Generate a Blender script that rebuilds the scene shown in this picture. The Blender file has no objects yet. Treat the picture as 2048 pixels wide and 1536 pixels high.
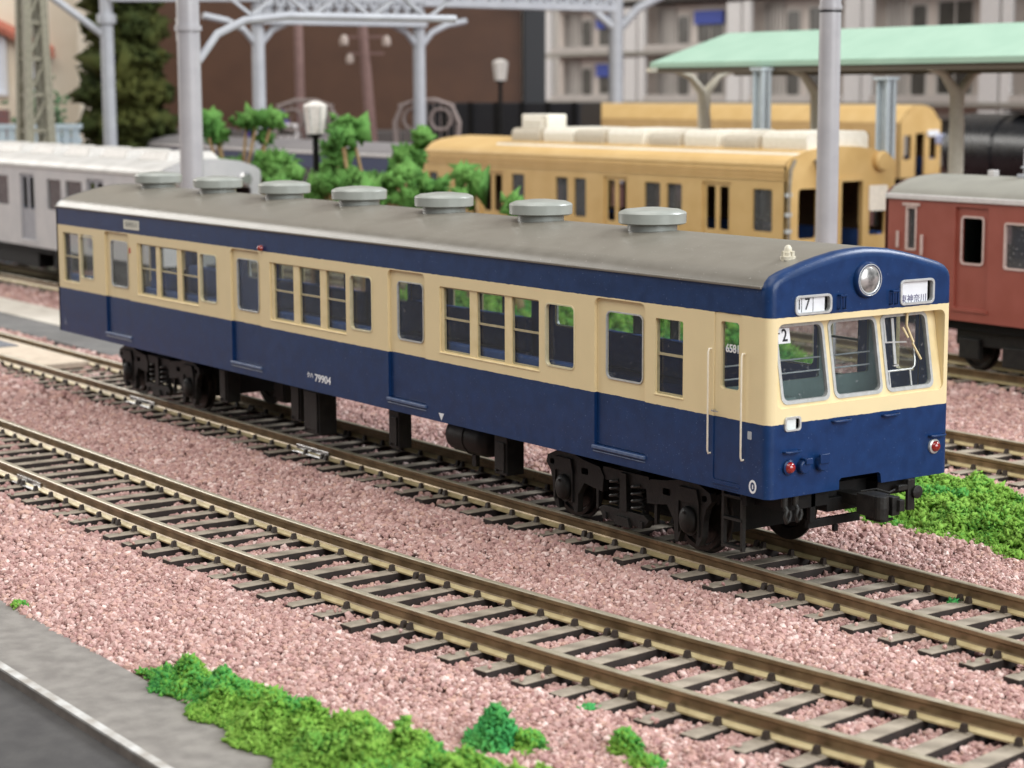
import bpy, bmesh, math, random
import numpy as np
from mathutils import Vector, Matrix, Euler
from mathutils.geometry import tessellate_polygon
# A model railway layout; 1 unit = 1 cm of the real model.
random.seed(7); rng = np.random.default_rng(7)
S = bpy.context.scene
COL = S.collection
S.unit_settings.scale_length = 0.01
PI = math.pi

# ------------------------------------------------------------------ camera
cam = bpy.data.cameras.new('camera'); camo = bpy.data.objects.new('camera', cam); COL.objects.link(camo)
RT = Vector((0.573175, 0.81942264, -0.00411851)); UP = Vector((-0.1164421, 0.08642265, 0.98943032)); FW = Vector((-0.81111754, 0.56663716, -0.1449506))
CAM = Vector((20.018, -19.936, 6.811))
m = Matrix((RT, UP, -FW)).transposed().to_4x4(); m.translation = CAM
camo.matrix_world = m
cam.sensor_width = 36; cam.lens = 71.14; cam.clip_start = 0.5; cam.clip_end = 2000
cam.dof.use_dof = True; cam.dof.focus_distance = 30.0; cam.dof.aperture_fstop = 0.60; cam.dof.aperture_blades = 0
S.camera = camo

# ------------------------------------------------------------------ light
S.view_settings.view_transform = 'Standard'; S.view_settings.look = 'None'; S.view_settings.exposure = 0.3; S.view_settings.gamma = 1
W = bpy.data.worlds.new('World'); S.world = W; W.use_nodes = True
W.node_tree.nodes['Background'].inputs[0].default_value = (0.90, 0.93, 1.0, 1); W.node_tree.nodes['Background'].inputs[1].default_value = 0.20
def area(name, loc, target, sx, sy, power, color):
    l = bpy.data.lights.new(name, 'AREA'); l.shape = 'RECTANGLE'; l.size = sx; l.size_y = sy; l.energy = power; l.color = color
    o = bpy.data.objects.new(name, l); COL.objects.link(o); o.location = loc
    o.rotation_euler = (Vector(target)-Vector(loc)).to_track_quat('-Z', 'Y').to_euler()
    return o
area('window_light', (105, 5, 48), (-8, 0, 0), 90, 75, 122000, (0.95, 0.98, 1.0))
area('side_window_light', (18, 100, 92), (-6, 0, 0), 75, 45, 150000, (0.92, 0.96, 1.0))
area('overhead_fill', (0, -55, 120), (-10, 0, 0), 120, 120, 104000, (1.0, 0.96, 0.90))  # overhead fill lamp, added to brighten the ground and the coach side
area('rear_fill', (-75, 15, 125), (-80, 50, 0), 90, 90, 32000, (1.0, 0.97, 0.93))  # second added fill, lifts the canopy, trees and apartment facade
area('left_window_light', (-190, -45, 60), (-40, 8, 3), 110, 80, 150000, (1.0, 0.97, 0.92))
S.cycles.max_bounces = 8; S.cycles.transparent_max_bounces = 24; S.cycles.caustics_reflective = False; S.cycles.caustics_refractive = False

# ------------------------------------------------------------------ materials
def lin(c): return tuple(((x/255+0.055)/1.055)**2.4 if x > 10 else x/255/12.92 for x in c)+(1,)
MATS = {}
def mat(name, c1, c2=None, rough=.5, metal=0., scale=8., bump=0., bscale=None, spec=.5, detail=4., obj=True, coat=0., lo=.35, hi=.65, speck=None):
    """procedural material: two colours mixed by noise, noise in the roughness, fine bump, optional pale specks"""
    if name in MATS: return MATS[name]
    M = bpy.data.materials.new(name); M.use_nodes = True; N = M.node_tree.nodes; L = M.node_tree.links; b = N['Principled BSDF']
    tc = N.new('ShaderNodeTexCoord'); co = tc.outputs['Object']
    nz = N.new('ShaderNodeTexNoise'); nz.inputs['Scale'].default_value = scale; nz.inputs['Detail'].default_value = detail; L.new(co, nz.inputs['Vector'])
    mr = N.new('ShaderNodeMapRange'); mr.inputs[1].default_value = lo; mr.inputs[2].default_value = hi; L.new(nz.outputs[0], mr.inputs[0])
    mx = N.new('ShaderNodeMix'); mx.data_type = 'RGBA'; L.new(mr.outputs[0], mx.inputs[0])
    mx.inputs[6].default_value = lin(c1); mx.inputs[7].default_value = lin(c2 if c2 else tuple(min(255, x*1.05) for x in c1))
    out = mx.outputs[2]
    if speck:
        n2 = N.new('ShaderNodeTexNoise'); n2.inputs['Scale'].default_value = speck[1]; n2.inputs['Detail'].default_value = 1; L.new(co, n2.inputs['Vector'])
        r2 = N.new('ShaderNodeMapRange'); r2.inputs[1].default_value = speck[2]; r2.inputs[2].default_value = speck[2]+.03; L.new(n2.outputs[0], r2.inputs[0])
        m2 = N.new('ShaderNodeMix'); m2.data_type = 'RGBA'; L.new(r2.outputs[0], m2.inputs[0]); L.new(out, m2.inputs[6]); m2.inputs[7].default_value = lin(speck[0]); out = m2.outputs[2]
    L.new(out, b.inputs['Base Color'])
    rr = N.new('ShaderNodeMapRange'); rr.inputs[3].default_value = max(0, rough-.07); rr.inputs[4].default_value = min(1, rough+.07); L.new(nz.outputs[0], rr.inputs[0]); L.new(rr.outputs[0], b.inputs['Roughness'])
    b.inputs['Metallic'].default_value = metal; b.inputs['Specular IOR Level'].default_value = spec; b.inputs['Coat Weight'].default_value = coat; b.inputs['Coat Roughness'].default_value = .16
    if bump:
        nb = N.new('ShaderNodeTexNoise'); nb.inputs['Scale'].default_value = bscale or scale*6; nb.inputs['Detail'].default_value = 3; L.new(co, nb.inputs['Vector'])
        bp = N.new('ShaderNodeBump'); bp.inputs['Strength'].default_value = bump; bp.inputs['Distance'].default_value = .02; L.new(nb.outputs[0], bp.inputs['Height']); L.new(bp.outputs[0], b.inputs['Normal'])
    MATS[name] = M; return M
def banded(name, blue, cream, z0, z1, rough=.36):
    """two-tone livery: cream between z0 and z1, blue elsewhere, with a slightly wavering masked edge"""
    M = mat(name, blue, tuple(x*1.10+2 for x in blue), rough=rough, scale=5, bump=.10, bscale=55, spec=.30, coat=.15, speck=((100, 118, 150), 42, .745)); N = M.node_tree.nodes; L = M.node_tree.links; b = N['Principled BSDF']
    tc = [n for n in N if n.type == 'TEX_COORD'][0]
    src = b.inputs['Base Color'].links[0].from_socket
    sp = N.new('ShaderNodeSeparateXYZ'); L.new(tc.outputs['Object'], sp.inputs[0])
    nz = N.new('ShaderNodeTexNoise'); nz.inputs['Scale'].default_value = 9; nz.inputs['Detail'].default_value = 5; L.new(tc.outputs['Object'], nz.inputs['Vector'])
    ma = N.new('ShaderNodeMath'); ma.operation = 'MULTIPLY_ADD'; ma.inputs[1].default_value = .022; L.new(nz.outputs[0], ma.inputs[0]); L.new(sp.outputs['Z'], ma.inputs[2])
    g = N.new('ShaderNodeMath'); g.operation = 'GREATER_THAN'; g.inputs[1].default_value = z0+.011; L.new(ma.outputs[0], g.inputs[0])
    l = N.new('ShaderNodeMath'); l.operation = 'LESS_THAN'; l.inputs[1].default_value = z1+.011; L.new(ma.outputs[0], l.inputs[0])
    mu = N.new('ShaderNodeMath'); mu.operation = 'MULTIPLY'; L.new(g.outputs[0], mu.inputs[0]); L.new(l.outputs[0], mu.inputs[1])
    n3 = N.new('ShaderNodeTexNoise'); n3.inputs['Scale'].default_value = 3; L.new(tc.outputs['Object'], n3.inputs['Vector'])
    cm = N.new('ShaderNodeMix'); cm.data_type = 'RGBA'; L.new(n3.outputs[0], cm.inputs[0]); cm.inputs[6].default_value = lin(cream); cm.inputs[7].default_value = lin(tuple(x*.965 for x in cream))
    mx = N.new('ShaderNodeMix'); mx.data_type = 'RGBA'; L.new(mu.outputs[0], mx.inputs[0]); L.new(src, mx.inputs[6]); L.new(cm.outputs[2], mx.inputs[7]); L.new(mx.outputs[2], b.inputs['Base Color'])
    return M
def glass(name, tint=(205, 212, 212), refl=1.0, grey_film=.06):
    if name in MATS: return MATS[name]
    M = bpy.data.materials.new(name); M.use_nodes = True; N = M.node_tree.nodes; L = M.node_tree.links; N.remove(N['Principled BSDF'])
    t = N.new('ShaderNodeBsdfTransparent'); t.inputs[0].default_value = lin(tint); g = N.new('ShaderNodeBsdfGlossy'); g.inputs['Roughness'].default_value = .05
    d = N.new('ShaderNodeBsdfDiffuse'); d.inputs[0].default_value = lin((190, 190, 190))
    lw = N.new('ShaderNodeLayerWeight'); lw.inputs[0].default_value = .5; pw = N.new('ShaderNodeMath'); pw.operation = 'POWER'; pw.inputs[1].default_value = 5; L.new(lw.outputs['Facing'], pw.inputs[0]); f = N.new('ShaderNodeMath'); f.operation = 'MULTIPLY_ADD'; f.inputs[1].default_value = .96; f.inputs[2].default_value = .035*refl; L.new(pw.outputs[0], f.inputs[0]); a = N.new('ShaderNodeMixShader'); L.new(f.outputs[0], a.inputs[0]); L.new(t.outputs[0], a.inputs[1]); L.new(g.outputs[0], a.inputs[2])
    tc = N.new('ShaderNodeTexCoord'); nz = N.new('ShaderNodeTexNoise'); nz.inputs['Scale'].default_value = 16; nz.inputs['Detail'].default_value = 6; L.new(tc.outputs['Object'], nz.inputs['Vector'])
    mr = N.new('ShaderNodeMapRange'); mr.inputs[1].default_value = .62; mr.inputs[2].default_value = .8; mr.inputs[3].default_value = grey_film*.25; mr.inputs[4].default_value = grey_film*4; L.new(nz.outputs[0], mr.inputs[0])
    b = N.new('ShaderNodeMixShader'); L.new(mr.outputs[0], b.inputs[0]); L.new(a.outputs[0], b.inputs[1]); L.new(d.outputs[0], b.inputs[2]); L.new(b.outputs[0], N['Material Output'].inputs[0])
    MATS[name] = M; return M
def stone_mat(name, cols):
    M = bpy.data.materials.new(name); M.use_nodes = True; N = M.node_tree.nodes; L = M.node_tree.links; b = N['Principled BSDF']
    oi = N.new('ShaderNodeObjectInfo'); cr = N.new('ShaderNodeValToRGB'); L.new(oi.outputs['Random'], cr.inputs[0])
    e = cr.color_ramp.elements; e[0].color = lin(cols[0]); e[0].position = 0; e[1].color = lin(cols[-1]); e[1].position = 1
    for i, c in enumerate(cols[1:-1]): k = e.new((i+1)/(len(cols)-1)); k.color = lin(c)
    L.new(cr.outputs[0], b.inputs['Base Color']); b.inputs['Roughness'].default_value = .62; b.inputs['Subsurface Weight'].default_value = 0
    b.inputs['Specular IOR Level'].default_value = .35
    return M
def foam_mat(name, cols, scale):
    M = bpy.data.materials.new(name); M.use_nodes = True; N = M.node_tree.nodes; L = M.node_tree.links; b = N['Principled BSDF']
    tc = N.new('ShaderNodeTexCoord'); nz = N.new('ShaderNodeTexNoise'); nz.inputs['Scale'].default_value = scale; nz.inputs['Detail'].default_value = 3; L.new(tc.outputs['Object'], nz.inputs['Vector'])
    n2 = N.new('ShaderNodeTexNoise'); n2.inputs['Scale'].default_value = 26; L.new(tc.outputs['Object'], n2.inputs['Vector'])
    ad = N.new('ShaderNodeMath'); ad.operation = 'MULTIPLY_ADD'; ad.inputs[1].default_value = .5; L.new(n2.outputs[0], ad.inputs[0]); L.new(nz.outputs[0], ad.inputs[2])
    mr = N.new('ShaderNodeMapRange'); mr.inputs[1].default_value = .52; mr.inputs[2].default_value = 1.0; L.new(ad.outputs[0], mr.inputs[0])
    cr = N.new('ShaderNodeValToRGB'); L.new(mr.outputs[0], cr.inputs[0]); e = cr.color_ramp.elements; e[0].color = lin(cols[0]); e[1].color = lin(cols[-1])
    for i, c in enumerate(cols[1:-1]): k = e.new((i+1)/(len(cols)-1)); k.color = lin(c)
    L.new(cr.outputs[0], b.inputs['Base Color']); b.inputs['Roughness'].default_value = .85; b.inputs['Specular IOR Level'].default_value = .15
    return M

# ------------------------------------------------------------------ mesh builder
class MB:
    def __init__(s): s.v = []; s.f = []; s.mi = []; s.m = 0
    def add(s, vs, fs):
        o = len(s.v); s.v += [tuple(map(float, v)) for v in vs]; s.f += [tuple(i+o for i in f) for f in fs]; s.mi += [s.m]*len(fs); return s
    def box(s, x0, x1, y0, y1, z0, z1):
        x0, x1 = sorted((x0, x1)); y0, y1 = sorted((y0, y1)); z0, z1 = sorted((z0, z1))
        return s.add([(x0,y0,z0),(x1,y0,z0),(x1,y1,z0),(x0,y1,z0),(x0,y0,z1),(x1,y0,z1),(x1,y1,z1),(x0,y1,z1)],
                     [(0,3,2,1),(4,5,6,7),(0,1,5,4),(1,2,6,5),(2,3,7,6),(3,0,4,7)])
    def bar(s, p, q, w, h=None):
        """square bar from p to q"""
        p, q = Vector(p), Vector(q); h = h or w; d = (q-p).normalized(); a = d.cross(Vector((0,0,1)) if abs(d.z) < .95 else Vector((1,0,0))).normalized()*w/2; b = a.cross(d).normalized()*h/2
        vs = [c+i*a+j*b for c in (p, q) for i, j in ((-1,-1),(1,-1),(1,1),(-1,1))]
        return s.add(vs, [(3,2,1,0),(4,5,6,7),(0,1,5,4),(1,2,6,5),(2,3,7,6),(3,0,4,7)])
    def cyl(s, p, q, r, r2=None, n=14, cap=True):
        p, q = Vector(p), Vector(q); r2 = r if r2 is None else r2; d = (q-p).normalized(); a = d.cross(Vector((0,0,1)) if abs(d.z) < .95 else Vector((1,0,0))).normalized(); b = d.cross(a)
        vs = [c+(a*math.cos(t)+b*math.sin(t))*rr for c, rr in ((p, r), (q, r2)) for t in (2*PI*i/n for i in range(n))]
        fs = [(i, (i+1) % n, n+(i+1) % n, n+i) for i in range(n)]
        if cap: fs += [tuple(reversed(range(n))), tuple(range(n, 2*n))]
        return s.add(vs, fs)
    def tube(s, pts, r, n=8):
        pts = [Vector(p) for p in pts]; ring = []; a = None
        for i, p in enumerate(pts):
            d = (pts[min(i+1, len(pts)-1)]-pts[max(i-1, 0)]).normalized()
            if a is None: a = d.cross(Vector((0,0,1)) if abs(d.z) < .9 else Vector((1,0,0))).normalized()
            a = (a-d*a.dot(d)).normalized(); b = d.cross(a); rr = r[i] if isinstance(r, (list, tuple)) else r
            ring += [p+(a*math.cos(2*PI*k/n)+b*math.sin(2*PI*k/n))*rr for k in range(n)]
        fs = [(j*n+k, j*n+(k+1) % n, (j+1)*n+(k+1) % n, (j+1)*n+k) for j in range(len(pts)-1) for k in range(n)]
        fs += [tuple(reversed(range(n))), tuple(range((len(pts)-1)*n, len(pts)*n))]
        return s.add(ring, fs)
    def lathe(s, prof, c, axis='z', n=28):
        """prof: (radius, offset along axis); closed at both ends by the profile"""
        vs = []; c = Vector(c)
        for r, h in prof:
            for k in range(n):
                t = 2*PI*k/n; u, w = r*math.cos(t), r*math.sin(t)
                vs.append(c+Vector({'z': (u, w, h), 'x': (h, u, w), 'y': (w, h, u)}[axis]))
        fs = [(j*n+k, j*n+(k+1) % n, (j+1)*n+(k+1) % n, (j+1)*n+k) for j in range(len(prof)-1) for k in range(n)]
        fs += [tuple(reversed(range(n))), tuple(range((len(prof)-1)*n, len(prof)*n))]
        return s.add(vs, fs)
    def plate(s, outer, holes, fn, t0, t1, back_m=None, side=True, noside=()):
        """flat plate with holes; outer/holes are 2-D outlines, fn(a, b, t) maps to 3-D, t0..t1 the thickness"""
        loops = [outer]+list(holes); pts = [p for l in loops for p in l]; n = len(pts)
        tris = tessellate_polygon([[Vector((p[0], p[1], 0)) for p in l] for l in loops])
        tris = [t for t in tris if len(set(t)) == 3]
        base = len(s.v); s.v += [tuple(fn(p[0], p[1], t0)) for p in pts]; s.v += [tuple(fn(p[0], p[1], t1)) for p in pts]
        for t in tris: s.f.append(tuple(base+i for i in t)); s.mi.append(s.m)
        for t in tris: s.f.append(tuple(base+n+i for i in reversed(t))); s.mi.append(s.m if back_m is None else back_m)
        if side:
            o = 0
            for li, l in enumerate(loops):
                k = len(l)
                for i in range(0 if li in noside else k): s.f.append((base+o+i, base+o+(i+1) % k, base+n+o+(i+1) % k, base+n+o+i)); s.mi.append(s.m)
                o += k
        return s
    def prism(s, poly, fn, t0, t1): return s.plate(poly, [], fn, t0, t1)
XZ = lambda a, b, t: (a, t, b)
YZ = lambda a, b, t: (t, a, b)
XY = lambda a, b, t: (a, b, t)
def rrect(x0, x1, y0, y1, r=.1, n=5, corners=(1, 1, 1, 1)):
    """rounded rectangle, corners: bl br tr tl"""
    x0, x1 = sorted((x0, x1)); y0, y1 = sorted((y0, y1)); out = []
    for (cx, cy, a0), on in zip(((x0, y0, PI), (x1, y0, 1.5*PI), (x1, y1, 0), (x0, y1, .5*PI)), corners):
        if not on: out.append((cx, cy)); continue
        ox = cx+(r if cx == x0 else -r); oy = cy+(r if cy == y0 else -r)
        out += [(ox+r*math.cos(a0+PI/2*i/n), oy+r*math.sin(a0+PI/2*i/n)) for i in range(n+1)]
    return out
def grow(x0, x1, y0, y1, d): return (x0-d, x1+d, y0-d, y1+d)
def mesh(name, mb, mats, smooth=None, bevel=None):
    me = bpy.data.meshes.new(name); me.from_pydata(mb.v, [], mb.f)
    for M in (mats if isinstance(mats, (list, tuple)) else [mats]): me.materials.append(M)
    me.polygons.foreach_set('material_index', mb.mi)
    bm = bmesh.new(); bm.from_mesh(me); bmesh.ops.recalc_face_normals(bm, faces=bm.faces); bm.to_mesh(me); bm.free()
    if smooth:
        me.shade_smooth(); me.set_sharp_from_angle(angle=math.radians(smooth))
    return me
def put(name, me, parent=None, loc=(0, 0, 0), rot=(0, 0, 0), **props):
    o = bpy.data.objects.new(name, me); COL.objects.link(o); o.parent = parent; o.location = loc; o.rotation_euler = rot
    for k, v in props.items(): o[k] = v
    return o
def part(name, mb, mats, parent=None, smooth=None, bevel=None, loc=(0, 0, 0), rot=(0, 0, 0), **props):
    o = put(name, mesh(name, mb, mats, smooth), parent, loc, rot, **props)
    if bevel:
        b = o.modifiers.new('edge', 'BEVEL'); b.width = bevel; b.segments = 2; b.limit_method = 'ANGLE'; b.angle_limit = math.radians(40)
    return o
def thing(name, label, cat, loc=(0, 0, 0), rot=(0, 0, 0), group=None):
    o = put(name, None, None, loc, rot); o.empty_display_size = .5; o['label'] = label; o['category'] = cat
    if group: o['group'] = group
    return o
def tag(o, label, cat, group=None):
    o['label'] = label; o['category'] = cat
    if group: o['group'] = group
    return o
def copy_tree(o, parent=None, loc=None, rot=None, label=None):
    c = o.copy(); COL.objects.link(c); c.parent = parent
    if loc is not None: c.location = loc
    if rot is not None: c.rotation_euler = rot
    if label: c['label'] = label
    for ch in list(o.children): copy_tree(ch, c)
    return c
def text_part(name, body, size, parent, loc, rot, M, sx=1., extrude=.002, bold=.004):
    cu = bpy.data.curves.new(name, 'FONT'); cu.body = body; cu.size = size; cu.extrude = extrude; cu.offset = bold; cu.align_x = 'CENTER'; cu.align_y = 'CENTER'
    t = bpy.data.objects.new(name, cu); COL.objects.link(t); bpy.context.view_layer.update()
    me = bpy.data.meshes.new_from_object(t.evaluated_get(bpy.context.evaluated_depsgraph_get())); bpy.data.objects.remove(t)
    me.materials.clear(); me.materials.append(M)
    o = put(name, me, parent, loc, rot); o.scale = (sx, 1, 1); return o
FRONT = (PI/2, 0, PI/2)      # text facing +x
SIDE = (PI/2, 0, 0)          # text facing -y

# ------------------------------------------------------------------ palette
BLUE, CREAM = (15, 45, 86), (231, 212, 167)
m_paint = banded('coach_paint', BLUE, CREAM, 2.29, 3.74)
m_blue = mat('blue_paint', BLUE, (20, 50, 94), rough=.34, scale=5, spec=.35)
m_cream = mat('cream_paint', CREAM, (220, 200, 150), rough=.45, scale=4)
m_navy = mat('navy_interior', (58, 98, 170), (66, 108, 182), rough=.6, scale=3)
m_seat = mat('seat_blue', (54, 90, 158), (64, 102, 172), rough=.8, scale=6)
m_roof = mat('roof_grey', (113, 108, 98), (120, 115, 105), rough=.32, scale=2.5, bump=.06, bscale=70, speck=((175, 172, 165), 30, .74))
m_vent = mat('vent_grey', (146, 149, 142), (154, 157, 150), rough=.33, scale=5, coat=.2)
m_black = mat('underframe_black', (13, 13, 13), (22, 21, 20), rough=.6, spec=.2, scale=5, bump=.2, bscale=30)
m_dark = mat('bogie_dark_grey', (25, 24, 23), (38, 37, 34), rough=.5, spec=.3, scale=6, bump=.25, bscale=30)
m_steel = mat('bright_metal', (205, 205, 205), (185, 185, 185), rough=.28, metal=.9, scale=20)
m_white = mat('white_print', (232, 234, 236), (225, 227, 230), rough=.5)
m_rim = mat('silver_rim', (206, 208, 206), (188, 190, 186), rough=.32, metal=.35, scale=12)
m_frame = mat('frame_ivory', (216, 206, 172), (204, 194, 158), rough=.35, scale=9); m_ivory = mat('ivory_wire', (232, 224, 206), (222, 212, 190), rough=.4, scale=9)
m_sash = mat('sash_tan', (176, 166, 134), (158, 148, 116), rough=.5, scale=10)
m_cab = mat('cab_grey_green', (126, 146, 142), (134, 154, 150), rough=.55, scale=4)
m_ink = mat('black_ink', (28, 28, 34), rough=.6)
m_purple_ink = mat('faded_ink', (92, 88, 120), rough=.6)
m_red = mat('red_lens', (150, 26, 20), (128, 18, 14), rough=.12, coat=1., scale=9)
m_lens = mat('lamp_lens', (190, 188, 184), (120, 120, 118), rough=.25, metal=.55, scale=7, lo=.4, hi=.6)
m_glass = glass('window_glass', (238, 241, 241), refl=1.6, grey_film=.06); m_farglass = glass('dim_glass', (200, 203, 207), refl=2.5, grey_film=.35)  # far panes: heavy diffuse grey film imitates pale reflections

# ================================================================== THE COACH
L = 24.375; HW = 1.75; ZB = 1.27
coach = thing('railway_coach', 'blue and cream model coach with grey roof, standing on the middle track', 'train coach')
# roof arch (y, z) from near eave over to far eave
ARC = [(1.75, 4.02), (1.742, 4.14), (1.705, 4.22), (1.63, 4.29), (1.5, 4.345), (1.3, 4.40), (1.05, 4.465), (.8, 4.52), (.5, 4.575), (.25, 4.6), (0, 4.61)]
ARC = [(-y, z) for y, z in ARC]+[(y, z) for y, z in reversed(ARC[:-1])]
XF = -.17
doors = [(-3.86, -2.65), (-9.76, -8.56), (-15.66, -14.43), (-21.69, -20.40)]
door_win = [(-3.63, -2.745), (-9.51, -8.67), (-15.46, -14.56), (-21.45, -20.56)]
triples = [(-8.11, [(-8.03, -7.24), (-7.03, -6.24), (-6.05, -5.30)], -5.28), (-14.04, [(-13.92, -13.15), (-12.93, -12.15), (-11.93, -11.22)], -11.19), (-20.0, [(-19.9, -19.1), (-18.93, -18.1), (-17.9, -17.13)], -17.1)]
rwins = [(-5.11, -4.35), (-11.04, -10.28), (-17.0, -16.24)]
def wall(sy, near):
    holes = []
    for x0, x1 in doors: holes.append(rrect(x0, x1, 1.50, 3.72, .11, corners=(0, 0, 1, 1)))
    for x0, p, x1 in triples: holes.append(rrect(x0, x1, 2.455, 3.555, .02, 1))
    for x0, x1 in rwins: holes.append(rrect(x0, x1, 2.56, 3.54, .10))
    holes.append(rrect(-2.42, -1.80, 2.45, 3.54, .02, 1))
    holes.append(rrect(-1.13, -.555, 1.40, 3.75, .03, 2))
    holes.append(rrect(-24.02, -23.13, 2.45, 3.575, .02, 1)); holes.append(rrect(-23.04, -22.29, 2.58, 3.575, .09))
    mb = MB(); mb.plate([(-L, ZB), (XF, ZB), (XF, 4.14), (-L, 4.14)], holes, XZ, sy*HW, sy*(HW-.075), back_m=1)
    w = part('side_wall', mb, [m_paint, m_navy], coach)
    yo = lambda d: sy*(HW-d)
    def ring(name, x0, x1, z0, z1, r, d0, d1, wd, M, par, label=None):
        mb = MB(); mb.plate(rrect(*grow(x0, x1, z0, z1, wd), r+wd), [rrect(x0, x1, z0, z1, r)], XZ, yo(d0), yo(d1)); o = part(name, mb, M, par)
        return o
    def pane(x0, x1, z0, z1, d, par, r=.02):
        mb = MB(); mb.prism(rrect(x0, x1, z0, z1, r, 3), XZ, yo(d), yo(d+.012)); return part('pane', mb, m_glass, par)
    for (x0, x1), (a, b) in zip(doors, door_win):
        mb = MB(); mb.plate(rrect(x0+.003, x1-.003, 1.51, 3.715, .105, corners=(0, 0, 1, 1)), [rrect(a, b, 2.525, 3.545, .10)], XZ, yo(.05), yo(.095), back_m=1)
        d = part('door', mb, [m_paint, m_navy], coach)
        ring('window_rim', a+.022, b-.022, 2.547, 3.523, .085, .034, .07, .022, m_rim, d); pane(a+.01, b-.01, 2.54, 3.53, .075, d, .08)
        mb = MB(); mb.prism([(x0-.03, 1.445), (x1+.02, 1.445), (x1+.02, 1.492), (x0-.03, 1.492)], XZ, yo(-.035), yo(.05)); mb.prism([(x0-.02, 1.395), (x1+.02, 1.395), (x1+.02, 1.41), (x0-.02, 1.41)], XZ, yo(-.014), yo(.02))
        part('door_sill', mb, mat('worn_highlight_blue', (86, 104, 136), (60, 82, 118), rough=.35, scale=9), coach, bevel=.006)  # lighter blue puts both wear and edge highlights into the sill colour
    for x0, ps, x1 in triples:
        wn = None
        cuts = [x0]+[(ps[i][1]+ps[i+1][0])/2 for i in range(2)]+[x1]
        mb = MB(); mb.plate([(x0-.01, 2.44), (x1+.01, 2.44), (x1+.01, 3.565), (x0-.01, 3.565)], [rrect(a, b, 2.475, 3.545, .015, 1) for a, b in ps], XZ, yo(.022), yo(.06))
        wn = part('window_frame', mb, m_cream, coach)
        for a, b in ps:
            mb = MB(); mb.plate([(a+.003, 2.477), (b-.003, 2.477), (b-.003, 3.54), (a+.003, 3.54)], [rrect(a+.018, b-.016, 2.50, 3.012, .01, 1), rrect(a+.018, b-.016, 3.045, 3.525, .01, 1)], XZ, yo(.045), yo(.075))
            part('sash', mb, m_sash, wn); pane(a-.005, b+.005, 2.49, 3.535, .078, wn)
        mb = MB(); mb.prism([(x0-.015, 2.432), (x1+.015, 2.432), (x1+.015, 2.456), (x0-.015, 2.456)], XZ, yo(-.009), yo(.05)); part('window_sill', mb, m_cream, coach, bevel=.006)
    for a, b in rwins+[(-23.04, -22.29)]:
        z0 = 2.56 if a > -23 else 2.58; r = ring('window', a+.02, b-.02, z0+.02, 3.52, .08, -.010, .05, .024, m_frame, coach); pane(a+.01, b-.01, z0+.01, 3.53, .06, r, .08)
    for a, b in [(-2.42, -1.80), (-24.02, -23.13)]:
        mb = MB(); mb.plate([(a-.005, 2.45), (b+.005, 2.45), (b+.005, 3.555), (a-.005, 3.555)], [rrect(a+.024, b-.02, 2.475, 3.012, .01, 1), rrect(a+.024, b-.02, 3.045, 3.535, .01, 1)], XZ, yo(.035), yo(.07))
        wn = part('window_frame', mb, m_sash, coach); pane(a, b, 2.46, 3.55, .072, wn)
        mb = MB(); mb.prism([(a-.02, 2.425), (b+.015, 2.425), (b+.015, 2.449), (a-.02, 2.449)], XZ, yo(-.009), yo(.05)); part('window_sill', mb, m_cream, coach, bevel=.006)
    # crew door with its handrails and steps
    mb = MB(); mb.plate(rrect(-1.127, -.558, 1.405, 3.745, .03, 2), [rrect(-1.01, -.625, 2.69, 3.625, .05, 4)], XZ, yo(.012), yo(.09), back_m=1)
    cd = part('crew_door', mb, [m_paint, m_navy], coach); pane(-1.03, -.605, 2.67, 3.64, .06, cd)
    if near:
        text_part('glass_number', '6581', .155, cd, (-.80, yo(.052), 3.25), SIDE, m_white, .95)
        mb = MB(); mb.box(-1.12, -1.10, yo(-.05), yo(.02), 2.36, 2.38); mb.box(-1.12, -.98, yo(-.06), yo(-.045), 2.36, 2.378); part('door_handle', mb, m_steel, cd)
    for x in (-1.19, -.495):
        mb = MB(); y = yo(-.055); mb.tube([(x, yo(.02), 3.22), (x, yo(-.04), 3.225), (x, y, 3.18), (x, y, 1.80), (x, yo(-.04), 1.755), (x, yo(.02), 1.76)], .0135, 8); part('handrail', mb, m_ivory, coach, smooth=60)
    mb = MB(); mb.box(-1.12, -.57, yo(-.012), yo(.01), 1.345, 1.362); mb.box(-1.10, -.60, yo(-.009), yo(.01), 1.30, 1.312); part('step_strip', mb, m_blue, coach)
    mb = MB(); mb.box(-L, XF-.002, sy*(HW-.01), sy*(HW+.028), 4.125, 4.165); part('rain_gutter', mb, m_roof, coach, bevel=.01)
wall(-1, True); wall(1, False)
# roof shell
mb = MB(); inner = [(y*.965, 4.02+(z-4.02)*.93) for y, z in ARC]
mb.plate([p for p in ARC if p[1] > 4.13]+[p for p in reversed(inner) if p[1] > 4.1], [], YZ, -L-.02, XF-.001); part('roof', mb, m_roof, coach, smooth=35)
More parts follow.
